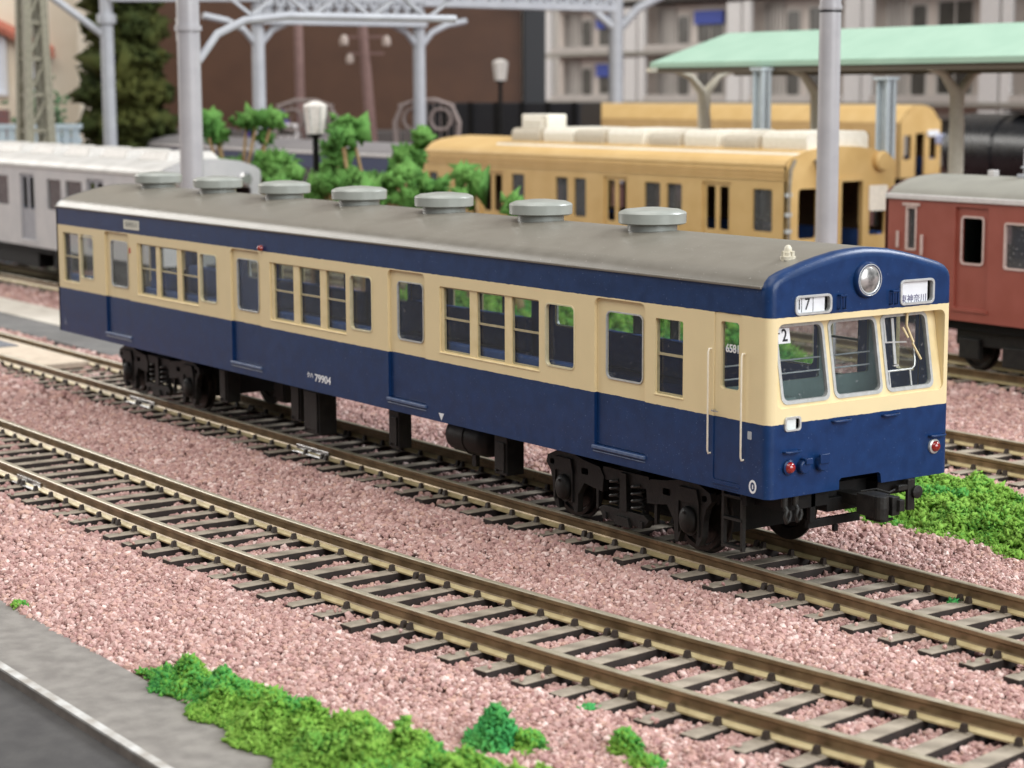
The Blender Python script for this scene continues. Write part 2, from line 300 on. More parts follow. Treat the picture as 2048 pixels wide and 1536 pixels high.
# cab front: rounded rim swept back from the face, then the face plate with its openings
def inset(d): 
    side = [(-1.75, ZB), (-1.75, 3.2)]+ARC+[(1.75, 3.2), (1.75, ZB)]; out = []
    for i, p in enumerate(side):
        a = Vector(side[max(i-1, 0)]); b = Vector(side[min(i+1, len(side)-1)]); t = (b-a).normalized(); nrm = Vector((t.y, -t.x)); q = Vector(p)+nrm*d
        out.append((q.x, p[1] if p[1] == ZB else q.y))
    return out
R0 = .12; rings = [(0, XF)]+[(R0*(1-math.cos(t*PI/12)), -R0+R0*math.sin(t*PI/12)) for t in range(7)]
mb = MB(); nn = len(inset(0)); vs = []
for d, x in rings: vs += [(x, y, z) for y, z in inset(d)]
mb.add(vs, [(j*nn+k, j*nn+k+1, (j+1)*nn+k+1, (j+1)*nn+k) for j in range(len(rings)-1) for k in range(nn-1)])
RECY0, RECY1, RECZ0, RECZ1 = -1.60, 1.60, 2.50, 3.655
face = inset(R0); notch = [(.40, ZB), (.38, 1.40), (.34, 1.43), (-.38, 1.43), (-.42, 1.40), (-.42, ZB)]
rec = rrect(RECY0, RECY1, RECZ0, RECZ1, .10)
sign_holes = [rrect(-1.285, -.655, 3.775, 4.0, .06), rrect(.70, 1.335, 3.785, 4.10, .06)]
mb.plate(face+notch, [rec]+sign_holes, YZ, 0, -.07, back_m=1, noside=(1,))
# slanted window recess
def slant(z): return -.02-.20*(z-RECZ0)/(RECZ1-RECZ0)
o = len(mb.v); k = len(rec); mb.v += [(0, y, z) for y, z in rec]+[(slant(z), y, z) for y, z in rec]; 
for i in range(k): mb.f.append((o+i, o+(i+1) % k, o+k+(i+1) % k, o+k+i)); mb.mi.append(0)
cab = part('cab_front', mb, [m_paint, m_navy], coach, smooth=38)
fw = [(-1.48, -.60), (-.50, .41), (.51, 1.42)]; FZ0, FZ1 = 2.56, 3.615
SL = lambda a, b, t: (slant(b)+t, a, b)
mb = MB(); mb.plate(rec, [rrect(a, b, FZ0, FZ1, .10) for a, b in fw], SL, -.001, -.06, back_m=1, noside=(0,)); part('window_panel', mb, [m_cream, m_navy], coach)
for i, (a, b) in enumerate(fw):
    mb = MB(); mb.plate(rrect(*grow(a, b, FZ0, FZ1, .012), .105), [rrect(a+.034, b-.034, FZ0+.036, FZ1-.032, .085)], SL, .014, -.055); f = part('windscreen', mb, m_rim, coach)
    mb = MB(); mb.prism(rrect(a+.03, b-.03, FZ0+.03, FZ1-.03, .08), SL, -.03, -.042); part('pane', mb, m_glass, f)
    if i == 0:
        mb = MB(); mb.prism([(a+.055, 3.36), (a+.285, 3.36), (a+.285, 3.565), (a+.055, 3.565)], SL, -.022, -.027); p = part('number_card', mb, m_white, f)
        tx = text_part('digit', '2', .24, f, (slant(3.46)-.018, a+.185, 3.462), (PI/2-.17, 0, PI/2), m_ink, .85); tx2 = text_part('digit', '-', .13, f, (slant(3.51)-.018, a+.085, 3.51), (PI/2-.17, 0, PI/2), m_ink, .8)
    if i == 2:
        mb = MB(); sx = lambda z, t=.035: slant(z)+t
        mb.tube([(sx(3.66, .05), 1.02, 3.66), (sx(3.6, .06), .99, 3.60), (sx(3.45), .98, 3.45), (sx(3.24), 1.06, 3.25), (sx(3.2), 1.08, 3.21)], .02, 6); mb.tube([(sx(3.43), .90, 3.43), (sx(3.3), .99, 3.28)], .017, 6); mb.tube([(sx(3.2), 1.06, 3.20), (sx(2.97), 1.20, 2.96)], .017, 6)
        mb.lathe([(.001, -.02), (.045, -.02), (.045, .03), (.001, .03)], (sx(3.66, .04), 1.02, 3.655), 'x', 10); part('wiper', mb, m_cream, f, smooth=60)
        mb = MB(); t = -.028; q = lambda y, z: (slant(z)+t, y, z)
        mb.bar(q(.60, 3.56), q(.60, 3.24), .035, .02); mb.bar(q(.565, 3.235), q(1.0, 3.215), .03, .02); mb.bar(q(.77, 3.56), q(.74, 2.92), .05, .02); mb.tube([q(.565, 2.83), q(1.06, 2.83), q(1.12, 2.87), q(1.14, 2.95), q(1.14, 3.2)], .014, 6); mb.bar(q(.60, 2.60), q(.60, 2.84), .025, .02); mb.bar(q(1.02, 2.60), q(1.02, 2.83), .025, .02); mb.bar(q(.70, 2.90), q(.80, 2.90), .03, .02)
        part('defroster_frame', mb, m_rim, f)
# headlight, signs, hooks, lamps, sockets
mb = MB(); mb.lathe([(.001, -.05), (.245, -.05), (.25, .05), (.235, .075), (.20, .08), (.19, .05), (.001, .05)], (0, .02, 4.17), 'x', 32); hl = part('headlight', mb, m_blue, coach, smooth=40)
mb = MB(); mb.lathe([(.197, .052), (.17, .075), (.11, .095), (.05, .105), (.001, .107)], (0, .02, 4.17), 'x', 28); part('lens', mb, m_lens, hl, smooth=60)
mb = MB(); mb.lathe([(.20, .07), (.212, .082), (.222, .08), (.222, .06), (.20, .06)], (0, .02, 4.17), 'x', 32); part('rim', mb, m_rim, hl, smooth=50)
for n, (y0, y1, z0, z1) in {'run_number_sign': (-1.285, -.655, 3.775, 4.0), 'destination_sign': (.70, 1.335, 3.785, 4.10)}.items():
    mb = MB(); mb.plate(rrect(*grow(y0, y1, z0, z1, .022), .075), [rrect(*grow(y0, y1, z0, z1, -.012), .05)], YZ, .022, -.05); sg = part(n, mb, m_rim, coach, bevel=.005)
    mb = MB(); mb.box(-.045, -.035, y0-.01, y1-.07, z0-.01, z1+.01); mb.m = 1; mb.box(-.068, -.055, y0-.02, y1+.02, z0-.02, z1+.02); part('card', mb, [m_white, m_black], sg)
    if n[0] == 'r':
        text_part('digit', '1', .20, sg, (-.031, -1.195, 3.888), FRONT, m_ink, .9, bold=0); text_part('digit', '7', .225, sg, (-.031, -1.05, 3.888), FRONT, m_ink, .9, bold=.001)
        mb = MB(); mb.box(-.034, -.031, -1.155, -1.147, 3.78, 3.99); mb.box(-.034, -.031, -.945, -.937, 3.78, 3.99); mb.box(-.034, -.031, -1.146, -.946, 3.978, 3.984); part('card_line', mb, m_ink, sg)
    else:
        text_part('lettering', '東神奈川', .125, sg, (-.031, .985, 3.838), FRONT, m_purple_ink, 1.05, .0015, bold=0)
for y in (-.46, .54):
    mb = MB(); mb.tube([(-.01, y-.05, 3.80), (.05, y-.05, 3.80), (.055, y-.05, 3.96), (.055, y+.05, 3.96), (.05, y+.05, 3.80), (-.01, y+.05, 3.80)], .014, 6); mb.tube([(-.01, y-.05, 3.985), (.07, y-.06, 3.985), (.07, y+.06, 3.985), (-.01, y+.06, 3.985)], .013, 6); part('lamp_bracket', mb, m_blue, coach, smooth=60)
def step(y0, y1, z):
    mb = MB(); mb.tube([(-.01, y0, z), (.06, y0, z+.005), (.075, y0+.02, z), (.075, y1-.02, z), (.06, y1, z+.005), (-.01, y1, z)], .016, 6); mb.box(-.01, .065, y0+.01, y1-.01, z-.006, z+.006); return part('foot_step', mb, m_blue, coach, smooth=50)
for y0, y1, z in ((-.58, -.27, 2.245), (.38, .67, 2.235), (1.33, 1.61, 1.845), (-1.48, -1.20, 1.905)): step(y0, y1, z)
for y in (-1.385, 1.425):
    mb = MB(); mb.lathe([(.001, -.02), (.105, -.02), (.105, .035), (.085, .05), (.07, .04), (.001, .04)], (0, y, 1.69), 'x', 20); tl = part('tail_lamp', mb, m_blue if y < 0 else m_rim, coach, smooth=40)
    mb = MB(); mb.lathe([(.082, .038), (.07, .075), (.045, .10), (.001, .11)], (0, y, 1.69), 'x', 18); part('lens', mb, m_red, tl, smooth=60)
for y in (-1.14, -.80):
    mb = MB(); mb.lathe([(.001, -.02), (.09, -.02), (.10, .08), (.085, .10), (.001, .10)], (0, y, 1.68), 'x', 16); mb.box(.02, .12, y-.03, y+.03, 1.76, 1.80); mb.box(.10, .13, y-.10, y+.08, 1.70, 1.83) if y > -1 else mb.box(.09, .13, y-.02, y+.1, 1.72, 1.80); part('jumper_socket', mb, m_blue, coach, smooth=40, bevel=.006)
mb = MB(); mb.plate(rrect(-1.47, -1.175, 2.185, 2.385, .05), [rrect(-1.44, -1.205, 2.21, 2.355, .035)], YZ, .03, -.02); ml = part('marker_lamp', mb, m_rim, coach, bevel=.006)
mb = MB(); mb.box(-.015, .004, -1.45, -1.255, 2.2, 2.37); mb.m = 1; mb.box(-.02, 0, -1.255, -1.20, 2.2, 2.37); part('lens', mb, [mat('milky_lens', (214, 222, 218), (224, 230, 228), rough=.25), m_black], ml)
for y, z in ((-.02, 3.0), ): pass
# side markings
def sideplate(name, pts, M, y=-HW, t=.004): mb = MB(); mb.prism(pts, XZ, y-t, y+.002); return part(name, mb, M, coach)
text_part('lettering', 'クハ', .115, coach, (-12.54, -HW-.003, 1.55), SIDE, m_white, 1.0, bold=.003); text_part('lettering', '79904', .19, coach, (-12.07, -HW-.003, 1.525), SIDE, m_white, 1.25)
sideplate('triangle_mark', [(-8.16, 1.42), (-8.0, 1.42), (-8.08, 1.30)], m_white)
mb = MB(); mb.plate([(-.30+.075*math.cos(t), 1.415+.095*math.sin(t)) for t in (2*PI*i/20 for i in range(20))], [[(-.30+.048*math.cos(t), 1.415+.064*math.sin(t)) for t in (2*PI*i/20 for i in range(20))]], XZ, -HW-.004, -HW+.002); mb.prism([(-.31, 1.385), (-.29, 1.385), (-.29, 1.445), (-.31, 1.445)], XZ, -HW-.004, -HW+.002); part('end_number', mb, m_white, coach)
sideplate('data_plate', rrect(-.415, -.335, 2.06, 2.17, .012, 2), mat('grey_print', (165, 170, 176), rough=.5))
sideplate('data_plate', [(-24.1, 1.44), (-23.95, 1.44), (-24.03, 1.62)], mat('faint_print', (92, 102, 122), rough=.5))
pl = sideplate('destination_plate', rrect(-20.62, -19.84, 3.83, 4.03, .02, 2), mat('plate_ivory', (205, 203, 188), rough=.5), t=.012)
text_part('lettering', '東神奈川', .14, coach, (-20.23, -HW-.016, 3.93), SIDE, mat('plate_print', (150, 152, 146), rough=.6), 1.1, .001, bold=0)
mb = MB(); mb.lathe([(.001, -.02), (.06, -.02), (.055, .05), (.03, .085), (.001, .09)], (-14.34, -HW, 3.80), 'y', 14)
mb.v = [(x, -2*HW-y, z) for x, y, z in mb.v]; part('door_lamp', mb, m_red, coach, smooth=60)
sideplate('red_mark', [(-20.4, 3.30), (-20.31, 3.33), (-20.33, 3.44), (-20.40, 3.42)], mat('red_print', (176, 60, 44), rough=.6))
# rear end, floor, ceiling, seats, cab partition
mb = MB(); mb.plate([(-1.75, ZB), (1.75, ZB), (1.75, 4.1)]+list(reversed(ARC[1:-1]))+[(-1.75, 4.1)], [rrect(-.55, .55, 1.4, 3.7, .08), rrect(-1.45, -.8, 2.5, 3.55, .06), rrect(.8, 1.45, 2.5, 3.55, .06)], YZ, -L-.001, -L+.075, back_m=1); part('rear_wall', mb, [m_paint, m_navy], coach)
mb = MB(); mb.box(-L+.1, -.75, -1.66, 1.66, 1.29, 1.42); part('floor', mb, m_navy, coach)
mb = MB(); mb.box(-L+.1, -.3, -1.66, 1.66, 4.03, 4.07); part('ceiling', mb, mat('ceiling_pale', (120, 124, 128), rough=.7), coach)
for a, b in ((-8.3, -4.2), (-14.2, -10.15), (-20.1, -16.1), (-24.2, -22.2)):
    for s_ in (-1, 1):
        mb = MB(); mb.box(a, b, s_*1.62, s_*1.1, 1.44, 1.98); mb.box(a, b, s_*1.62, s_*1.48, 1.98, 2.62); part('seat', mb, m_seat, coach, bevel=.04)
mb = MB(); mb.plate([(-1.66, 1.42), (1.66, 1.42), (1.66, 4.03), (-1.66, 4.03)], [rrect(-1.5, .40, 2.63, 3.8, .03), rrect(.62, 1.40, 2.63, 3.8, .03)], YZ, -1.30, -1.35); pt = part('cab_partition', mb, m_cab, coach)
mb = MB()
for z in (2.74, 2.93):
    for a, b in ((-1.5, .40), (.62, 1.40)): mb.cyl((-1.29, a, z), (-1.29, b, z), .013, n=8)
part('guard_rail', mb, m_white, pt)
mb = MB(); mb.box(-.72, -.2, -1.5, -.75, 1.44, 2.42); mb.box(-.62, -.3, -1.3, -.95, 2.42, 2.58); mb.box(-.6, -.25, -.5, 1.4, 1.44, 2.35); part('control_desk', mb, m_cab, coach, bevel=.03)
mb = MB(); mb.box(-1.2, -.95, -1.3, -.7, 1.9, 1.98); mb.box(-1.24, -1.19, -1.3, -.7, 1.98, 2.4); mb.cyl((-1.05, -1, 1.44), (-1.05, -1, 1.9), .07); part('driver_seat', mb, m_seat, coach, bevel=.02)
# roof ventilators and whistle
mbv = MB(); mbv.lathe([(.001, -.06), (.39, -.06), (.39, .095), (.50, .098), (.53, .115), (.535, .265), (.515, .29), (.43, .325), (.36, .33), (.18, .352), (.001, .356)], (0, 0, 0), 'z', 40); vme = mesh('ventilator', mbv, m_vent, 32)
for i in range(7): put('ventilator', vme, coach, (-4.67-2.982*i, 0, 4.60))
mb = MB(); mb.lathe([(.001, 0), (.105, 0), (.11, .05), (.085, .06), (.08, .11), (.055, .12), (.05, .17), (.03, .20), (.001, .21)], (-.48, -1.0, 4.46), 'z', 16)
for a in range(4): mb.box(-.48+.085*math.cos(a*PI/2)-.02, -.48+.085*math.cos(a*PI/2)+.02, -1+.085*math.sin(a*PI/2)-.02, -1+.085*math.sin(a*PI/2)+.02, 4.45, 4.58)
part('whistle', mb, mat('ivory_pale', (214, 208, 190), (190, 182, 160), rough=.4, scale=14), coach, smooth=30)
# underframe
mb = MB(); mb.box(-L+.2, -.35, -1.0, 1.0, 1.08, 1.285); mb.box(-.75, -.12, -1.35, -.5, 1.05, 1.26); mb.box(-.75, -.12, .45, 1.2, 1.05, 1.26); mb.box(-.8, -.7, -1.5, 1.5, 1.05, 1.5); part('underframe', mb, m_black, coach)
def ubox(name, x0, x1, z0, z1, y0=-1.28, y1=-.6, extra=None):
    mb = MB(); mb.box(x0, x1, y0, y1, z0, z1); mb.box(x0+.05, x1-.05, y0-.025, y0, z0+.08, z1-.1); mb.box(x0-.015, x1+.015, y0+.03, y1-.05, z1-.06, z1+.01)
    mb.box(x0+.1, x0+.16, y0+.1, y0+.16, z1, 1.27); mb.box(x1-.16, x1-.1, y1-.2, y1-.14, z1, 1.27)
    for xx in (x0+.07, x1-.07): mb.box(xx-.02, xx+.02, y0-.035, y0, z0+.04, z0+.08)
    return part(name, mb, m_dark, coach, bevel=.012)
ubox('equipment_box', -13.62, -13.02, .30, 1.22, -1.3, -.92); ubox('equipment_box', -14.4, -14.0, .42, 1.2, -1.15, -.8); ubox('equipment_box', -16.3, -15.8, .5, 1.2, -.5, .2); ubox('equipment_box', -10.56, -10.22, .45, 1.12, -1.27, -1.0); ubox('equipment_box', -7.22, -6.86, .48, 1.13, -1.27, -.92)
ubox('equipment_box', -17.35, -17.0, .42, 1.2, -1.2, -.9)
mb = MB(); mb.lathe([(.001, -.62), (.2, -.60), (.28, -.52), (.30, -.42), (.30, .42), (.28, .52), (.2, .60), (.001, .62)], (-8.2, -.98, .93), 'x', 22); mb.lathe([(.001, -.03), (.315, -.03), (.315, .03), (.001, .03)], (-8.2, -.98, .93), 'x', 22); mb.box(-8.26, -8.14, -1.02, -.94, .42, .7); mb.box(-8.55, -8.5, -1.03, -.93, 1.1, 1.27); mb.box(-7.9, -7.85, -1.03, -.93, 1.1, 1.27); part('air_tank', mb, m_dark, coach, smooth=40)
# bogies
wheel_mb = MB(); wheel_mb.lathe([(.001, -.06), (.12, -.06), (.13, -.03), (.44, -.02), (.47, -.055), (.54, -.055), (.545, .045), (.60, .05), (.60, .085), (.42, .085), (.40, .05), (.13, .06), (.001, .06)], (0, 0, 0), 'y', 32); wheel_me = mesh('wheel', wheel_mb, mat('wheel_dark', (26, 25, 24), (44, 38, 32), rough=.38, metal=.5, scale=6), 35)
box_mb = MB(); box_mb.lathe([(.001, -.12), (.10, -.115), (.155, -.085), (.17, -.05), (.17, .0), (.20, .0), (.20, .1), (.001, .1)], (0, 0, 0), 'y', 20); box_mb.v = [(x, y, z*1.22) for x, y, z in box_mb.v]
box_mb.cyl((0, -.13, .12), (0, -.11, .12), .022, n=8); box_me = mesh('axle_box', box_mb, m_dark, 40)
spr = MB(); spr.tube([(.095*math.cos(t*.55), .095*math.sin(t*.55), .012*t*.8) for t in range(46)], .022, 6); spring_me = mesh('coil_spring', spr, mat('spring_grey', (58, 58, 56), (80, 80, 76), rough=.35, metal=.4), 60)
def bogie(xc):
    for sy in (-1, 1):
        y0 = sy*1.02; yy = lambda d: y0+sy*d
        mb = MB(); pr = lambda pts, d0, d1: mb.prism([(xc+x, z) for x, z in pts], XZ, yy(d0), yy(d1))
        half = [(2.0, .98), (2.04, .86), (1.92, .74), (1.86, .55), (1.84, .30), (1.76, .16), (1.68, .15), (1.72, .34), (1.70, .52), (1.62, .68), (1.46, .70), (1.37, .54), (1.36, .34), (1.28, .14), (1.20, .16), (1.18, .45), (1.02, .66), (.78, .62), (.55, .60), (.52, .84)]
        top = [(.62, .98), (1.0, 1.02), (1.3, 1.08), (1.75, 1.08)]
        for s_ in (-1, 1):
            poly = [(s_*x, z) for x, z in half]+[(s_*x, z) for x, z in top]
            mb.plate([(xc+x, z) for x, z in poly], [[(xc+s_*x, z) for x, z in rrect(.92, 1.1, .8, .9, .03, 3)], [(xc+s_*x, z) for x, z in rrect(1.82, 1.93, .84, .93, .03, 3)]], XZ, yy(.0), yy(.11))
            pr([(s_*1.54-.26, .78), (s_*1.54+.26, .78), (s_*1.54+.20, 1.0), (s_*1.54-.20, 1.0)], -.02, .15)
            for dx in (-.24, .22): pr([(s_*1.54+dx-.02, .3), (s_*1.54+dx+.02, .3), (s_*1.54+dx+.02, .84), (s_*1.54+dx-.02, .84)], .1, .135)
            pr([(s_*.72-.03, .30), (s_*.72+.03, .30), (s_*.72+.03, .64), (s_*.72-.03, .64)], .02, .08)
        pr([(-.62, .80), (.62, .80), (.56, 1.0), (-.56, 1.0)], -.02, .09)
        pr([(-.62, .34), (-.5, .20), (.5, .20), (.62, .34), (.5, .40), (-.5, .40)], 0, .13)
        pr([(-.09, .38), (.09, .38), (.07, .98), (-.07, .98)], .02, .14); pr([(-.2, .16), (.2, .16), (.15, .3), (-.15, .3)], .1, .17)
        for s_ in (-1, 1): pr([(s_*.45-.05, .2), (s_*.45+.05, .2), (s_*.45+.04, .30), (s_*.45-.04, .3)], .1, .16)
        f = part('bogie', mb, m_dark, coach, bevel=.014)
        for dx in (-1.54, 1.54):
            a = put('axle_box', box_me, f, (xc+dx, yy(.10), .52)); a.rotation_euler = (0, 0, 0 if sy < 0 else PI)
            w = put('wheel', wheel_me, f, (xc+dx, sy*.875, .575)); w.rotation_euler = (0, 0, 0 if sy < 0 else PI)
        for dx in (-.27, .27): put('coil_spring', spring_me, f, (xc+dx, yy(.06), .40))
    mb = MB(); mb.box(xc-.25, xc+.25, -1.0, 1.0, .62, 1.05); mb.box(xc-1.95, xc+1.95, -.70, .70, .34, 1.0); mb.box(xc-2.0, xc-1.9, -1.0, 1.0, .8, .95); mb.box(xc+1.9, xc+2.0, -1.0, 1.0, .8, .95)  # bolster and end beams; long black box added as the deep shade under the car
    for dx in (-1.54, 1.54): mb.cyl((xc+dx, -.95, .575), (xc+dx, .95, .575), .07)
    part('bolster_and_shade_block', mb, m_black, coach)
bogie(-3.91); bogie(-20.45)
# cab steps, coupler, hoses, guard irons
mb = MB()
for x in (-1.26, -.86): mb.bar((x, -1.42, .36), (x, -1.42, 1.27), .06, .05)
for z in (.40, .80, 1.12): mb.box(-1.26, -.86, -1.46, -1.36, z-.02, z+.02)
part('cab_ladder', mb, m_dark, coach)
mb = MB(); mb.box(-.5, .22, -.12, .12, 1.0, 1.16); mb.box(.12, .46, -.20, .10, .92, 1.22); mb.lathe([(.001, -.16), (.10, -.16), (.11, 0), (.10, .16), (.001, .16)], (.50, -.10, 1.06), 'z', 14); mb.box(.40, .60, .02, .16, .94, 1.2); mb.box(.44, .66, .10, .2, 1.0, 1.16); mb.tube([(.2, -.2, 1.25), (.35, -.05, 1.29), (.5, .05, 1.25), (.5, .16, 1.28)], .016, 6); mb.tube([(.3, -.15, .93), (.4, 0, .84), (.52, .12, .88)], .025, 6); mb.box(.2, .5, -.1, .05, .84, .93); part('coupler', mb, m_dark, coach, bevel=.015)
for y in (-1.42, -1.22):
    mb = MB(); mb.cyl((-.02, y, 1.27), (-.02, y, 1.14), .045, n=10); mb.tube([(-.02, y, 1.16), (.05, y-.015, 1.1), (.06, y-.06, 1.02), (.05, y-.02, .935), (.045, y+.03, .96), (.04, y+.06, 1.03), (.03, y+.05, 1.09)], .028, 8); part('brake_hose', mb, m_dark, coach, smooth=60)
mb = MB(); mb.box(-.2, -.12, -.84, -.74, .82, 1.27); mb.box(-.28, -.2, -.8, .2, .72, .84); mb.box(-.26, -.2, -.30, -.22, .62, .72); mb.box(-.9, -.25, -.4, .5, .9, 1.1); part('guard_iron', mb, m_black, coach, bevel=.012)
mb = MB(); mb.box(.0, .06, .88, 1.02, .82, 1.27); mb.box(-.05, .05, .7, 1.0, 1.12, 1.2); mb.lathe([(.001, 0), (.09, 0), (.1, .06), (.001, .08)], (.05, 1.03, 1.08), 'x', 12); part('side_bracket', mb, m_dark, coach, bevel=.012)

# ================================================================== GROUND, ROADS
m_ground = mat('ballast_bed', (122, 86, 82), (92, 64, 62), rough=.85, scale=7, bump=.8, bscale=16)
mb = MB(); mb.box(-330, 130, -140, 260, -.9, -.60); mb.box(-330, 130, -11.05, 260, -.61, -.44); part('ground', mb, m_ground, kind='structure')
m_road = mat('road_grey', (132, 127, 121), (112, 107, 102), rough=.85, scale=3.2, bump=.35, bscale=40, detail=10)
m_tar = mat('asphalt_dark', (66, 64, 63), (54, 52, 52), rough=.75, scale=3, bump=.3, bscale=26, detail=8)
mb = MB(); mb.box(-70, 60, -11.048, -9.90, -.44, -.34); part('pavement', mb, m_road, kind='structure')
mb = MB(); mb.box(-70, 60, -40, -11.16, -.62, -.47); part('road', mb, m_tar, kind='structure')
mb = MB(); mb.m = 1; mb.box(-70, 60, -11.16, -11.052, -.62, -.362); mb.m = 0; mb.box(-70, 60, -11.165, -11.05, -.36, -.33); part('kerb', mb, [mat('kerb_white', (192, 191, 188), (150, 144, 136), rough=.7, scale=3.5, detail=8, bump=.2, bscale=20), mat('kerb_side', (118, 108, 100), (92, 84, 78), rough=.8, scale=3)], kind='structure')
mb = MB(); mb.box(-120, -24.7, 2.0, 3.5, -.44, -.22); part('side_road', mb, mat('side_road_grey', (112, 110, 108), (98, 97, 96), rough=.8, scale=2, bump=.2), kind='structure')
mb = MB(); mb.box(-120, -24.2, 3.5, 5.2, -.44, -.20); mb.box(-24.7, -23.6, 1.6, 3.5, -.44, -.2); part('footpath', mb, mat('pale_concrete', (205, 198, 186), (188, 180, 168), rough=.8, scale=2), kind='structure')
m_bar = mat('crossing_cream', (214, 198, 178), (196, 180, 160), rough=.7, scale=3)
cx = thing('level_crossing', 'cream crossing boards and grey plate laid between the rails behind the coach', 'level crossing', (-40, 0, 0))
mb = MB(); mb.box(-45, 11.5, -.70, .70, -.26, -.10); part('board', mb, m_bar, cx, bevel=.02)
mb = MB(); mb.box(-45, 7.5, -.34, .36, -.10, -.07); part('plate', mb, mat('crossing_plate', (120, 122, 128), (108, 110, 118), rough=.6), cx)
mb = MB(); mb.box(-45, 10.0, -2.1, -1.08, -.3, -.14); part('board', mb, m_bar, cx, bevel=.02)

# ================================================================== TRACKS
m_rail = mat('rail_brown', (142, 121, 90), (108, 90, 64), rough=.3, metal=.4, scale=3, detail=6)
m_head = mat('rail_head_grey', (182, 174, 154), (160, 150, 128), rough=.34, metal=.3, scale=5, detail=6)
m_foot = mat('rail_foot_tan', (202, 186, 142), (178, 160, 116), rough=.38, metal=.15, scale=4, detail=6)
m_tie = mat('sleeper_grey', (158, 147, 131), (126, 116, 102), rough=.75, scale=4, bump=.5, bscale=22, detail=6)
m_chair = mat('chair_brown', (54, 42, 34), (40, 30, 24), rough=.6, scale=12)
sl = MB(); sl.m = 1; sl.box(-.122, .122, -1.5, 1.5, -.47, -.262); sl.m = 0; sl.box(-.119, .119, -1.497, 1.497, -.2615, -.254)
for sy in (-1, 1):
    for d in (-.12, .12): sl.box(-.10, .10, sy*.875+d-.05, sy*.875+d+.05, -.255, -.240)
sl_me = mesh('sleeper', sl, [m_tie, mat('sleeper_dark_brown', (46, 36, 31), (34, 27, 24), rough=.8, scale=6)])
ch = MB(); ch.add([(-.042, -.035, 0), (.042, -.035, 0), (.042, .045, 0), (-.042, .045, 0), (-.03, -.015, .085), (.03, -.015, .085), (.03, .04, .09), (-.03, .04, .09)], [(0,3,2,1),(4,5,6,7),(0,1,5,4),(1,2,6,5),(2,3,7,6),(3,0,4,7)]); ch_me = mesh('rail_chair', ch, m_chair)
RPROF = [(-.095, -.25), (.095, -.25), (.095, -.228), (.035, -.19), (.022, -.17), (.022, -.085), (.05, -.06), (.05, -.012), (.038, 0), (-.038, 0), (-.05, -.012), (-.05, -.06), (-.022, -.085), (-.022, -.17), (-.035, -.19), (-.095, -.228)]
RMAT = [2, 2, 2, 0, 0, 0, 0, 1, 1, 1, 0, 0, 0, 0, 2, 2]
TRACKS = []
def track(label, yc, x0, x1, pitch=.69, phase=0., group='model railway tracks', chairs=True, double=6, seed=1):
    """yc(x) is the centre line"""
    r = random.Random(seed); mid = (x0+x1)/2
    t = thing('railway_track', label, 'railway track', (mid, yc(mid), 0))
    org = Vector((mid, yc(mid), 0)); dy = lambda x: (yc(x+.01)-yc(x-.01))/.02
    xs = np.arange(x0, x1+.01, 1.5)
    for off in (-.875, .875):
        mb = MB(); n = len(RPROF)
        for x in xs:
            a = math.atan(dy(x)); px, py = x-math.sin(a)*off-org.x, yc(x)+math.cos(a)*off-org.y
            mb.v += [(px-math.sin(a)*u, py+math.cos(a)*u, z) for u, z in RPROF]
        for j in range(len(xs)-1):
            for k in range(n): mb.f.append((j*n+k, j*n+(k+1) % n, (j+1)*n+(k+1) % n, (j+1)*n+k)); mb.mi.append(RMAT[k])
        mb.f += [tuple(range(n)), tuple(range((len(xs)-1)*n, len(xs)*n))]; mb.mi += [0, 0]
        part('rail', mb, [m_rail, m_head, m_foot], t)
    i = 0; x = x0+phase; sp = []
    while x < x1:
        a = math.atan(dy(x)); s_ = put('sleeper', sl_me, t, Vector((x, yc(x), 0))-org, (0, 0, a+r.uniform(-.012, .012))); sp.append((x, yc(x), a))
        dist = (Vector((x, yc(x), 0))-CAM).length
        if chairs and dist < 62:
            for off in (-.875, .875):
                for sd in (-1, 1):
                    if sd > 0 and dist > 40: continue
                    ds = (0,) if (i+(off > 0)*3) % double else (-.07, .07)
                    for d in ds: put('rail_chair', ch_me, s_, (d+r.uniform(-.01, .01), off+sd*.135, -.24), (0, 0, 0 if sd < 0 else PI))
        x += pitch*math.cos(a); i += 1
    TRACKS.append((yc, dy, sp)); return t
y1c = lambda x: -5.66+(max(0, x+11.5)**2)/204
t1 = track('empty curving track in front of the coach, nearest the road', y1c, -27, 13, .685, .21, seed=3)
t2 = track('straight track carrying the blue and cream coach', lambda x: 0.0, -60, 13, .70, .39, seed=4)
t3 = track('empty stretch of track behind the coach, leading to the silver train', lambda x: 9.2+.012*(x+10), -72, 8, .70, .1, seed=5)
t4 = track('track under the maroon coach at the right edge', lambda x: 18.0, -60, 6, .70, .3, chairs=False, seed=6)
def joiner(t, x, y, ln, tilt=0):
    mb = MB(); mb.box(-ln/2, ln/2, -.155, -.03, -.245, -.225); mb.box(-ln/2, ln/2, -.05, -.028, -.225, -.11); mb.box(-ln/2, ln/2, .03, .06, -.225, -.14)
    part('rail_joiner', mb, m_steel, t, bevel=.008, loc=(x-t.location.x, y-t.location.y, 0), rot=(0, 0, tilt))
joiner(t1, -14.3, y1c(-14.3)-.875, 1.1); joiner(t2, -14.0, -.875, 1.25); joiner(t2, -21.8, -.875, 1.3)

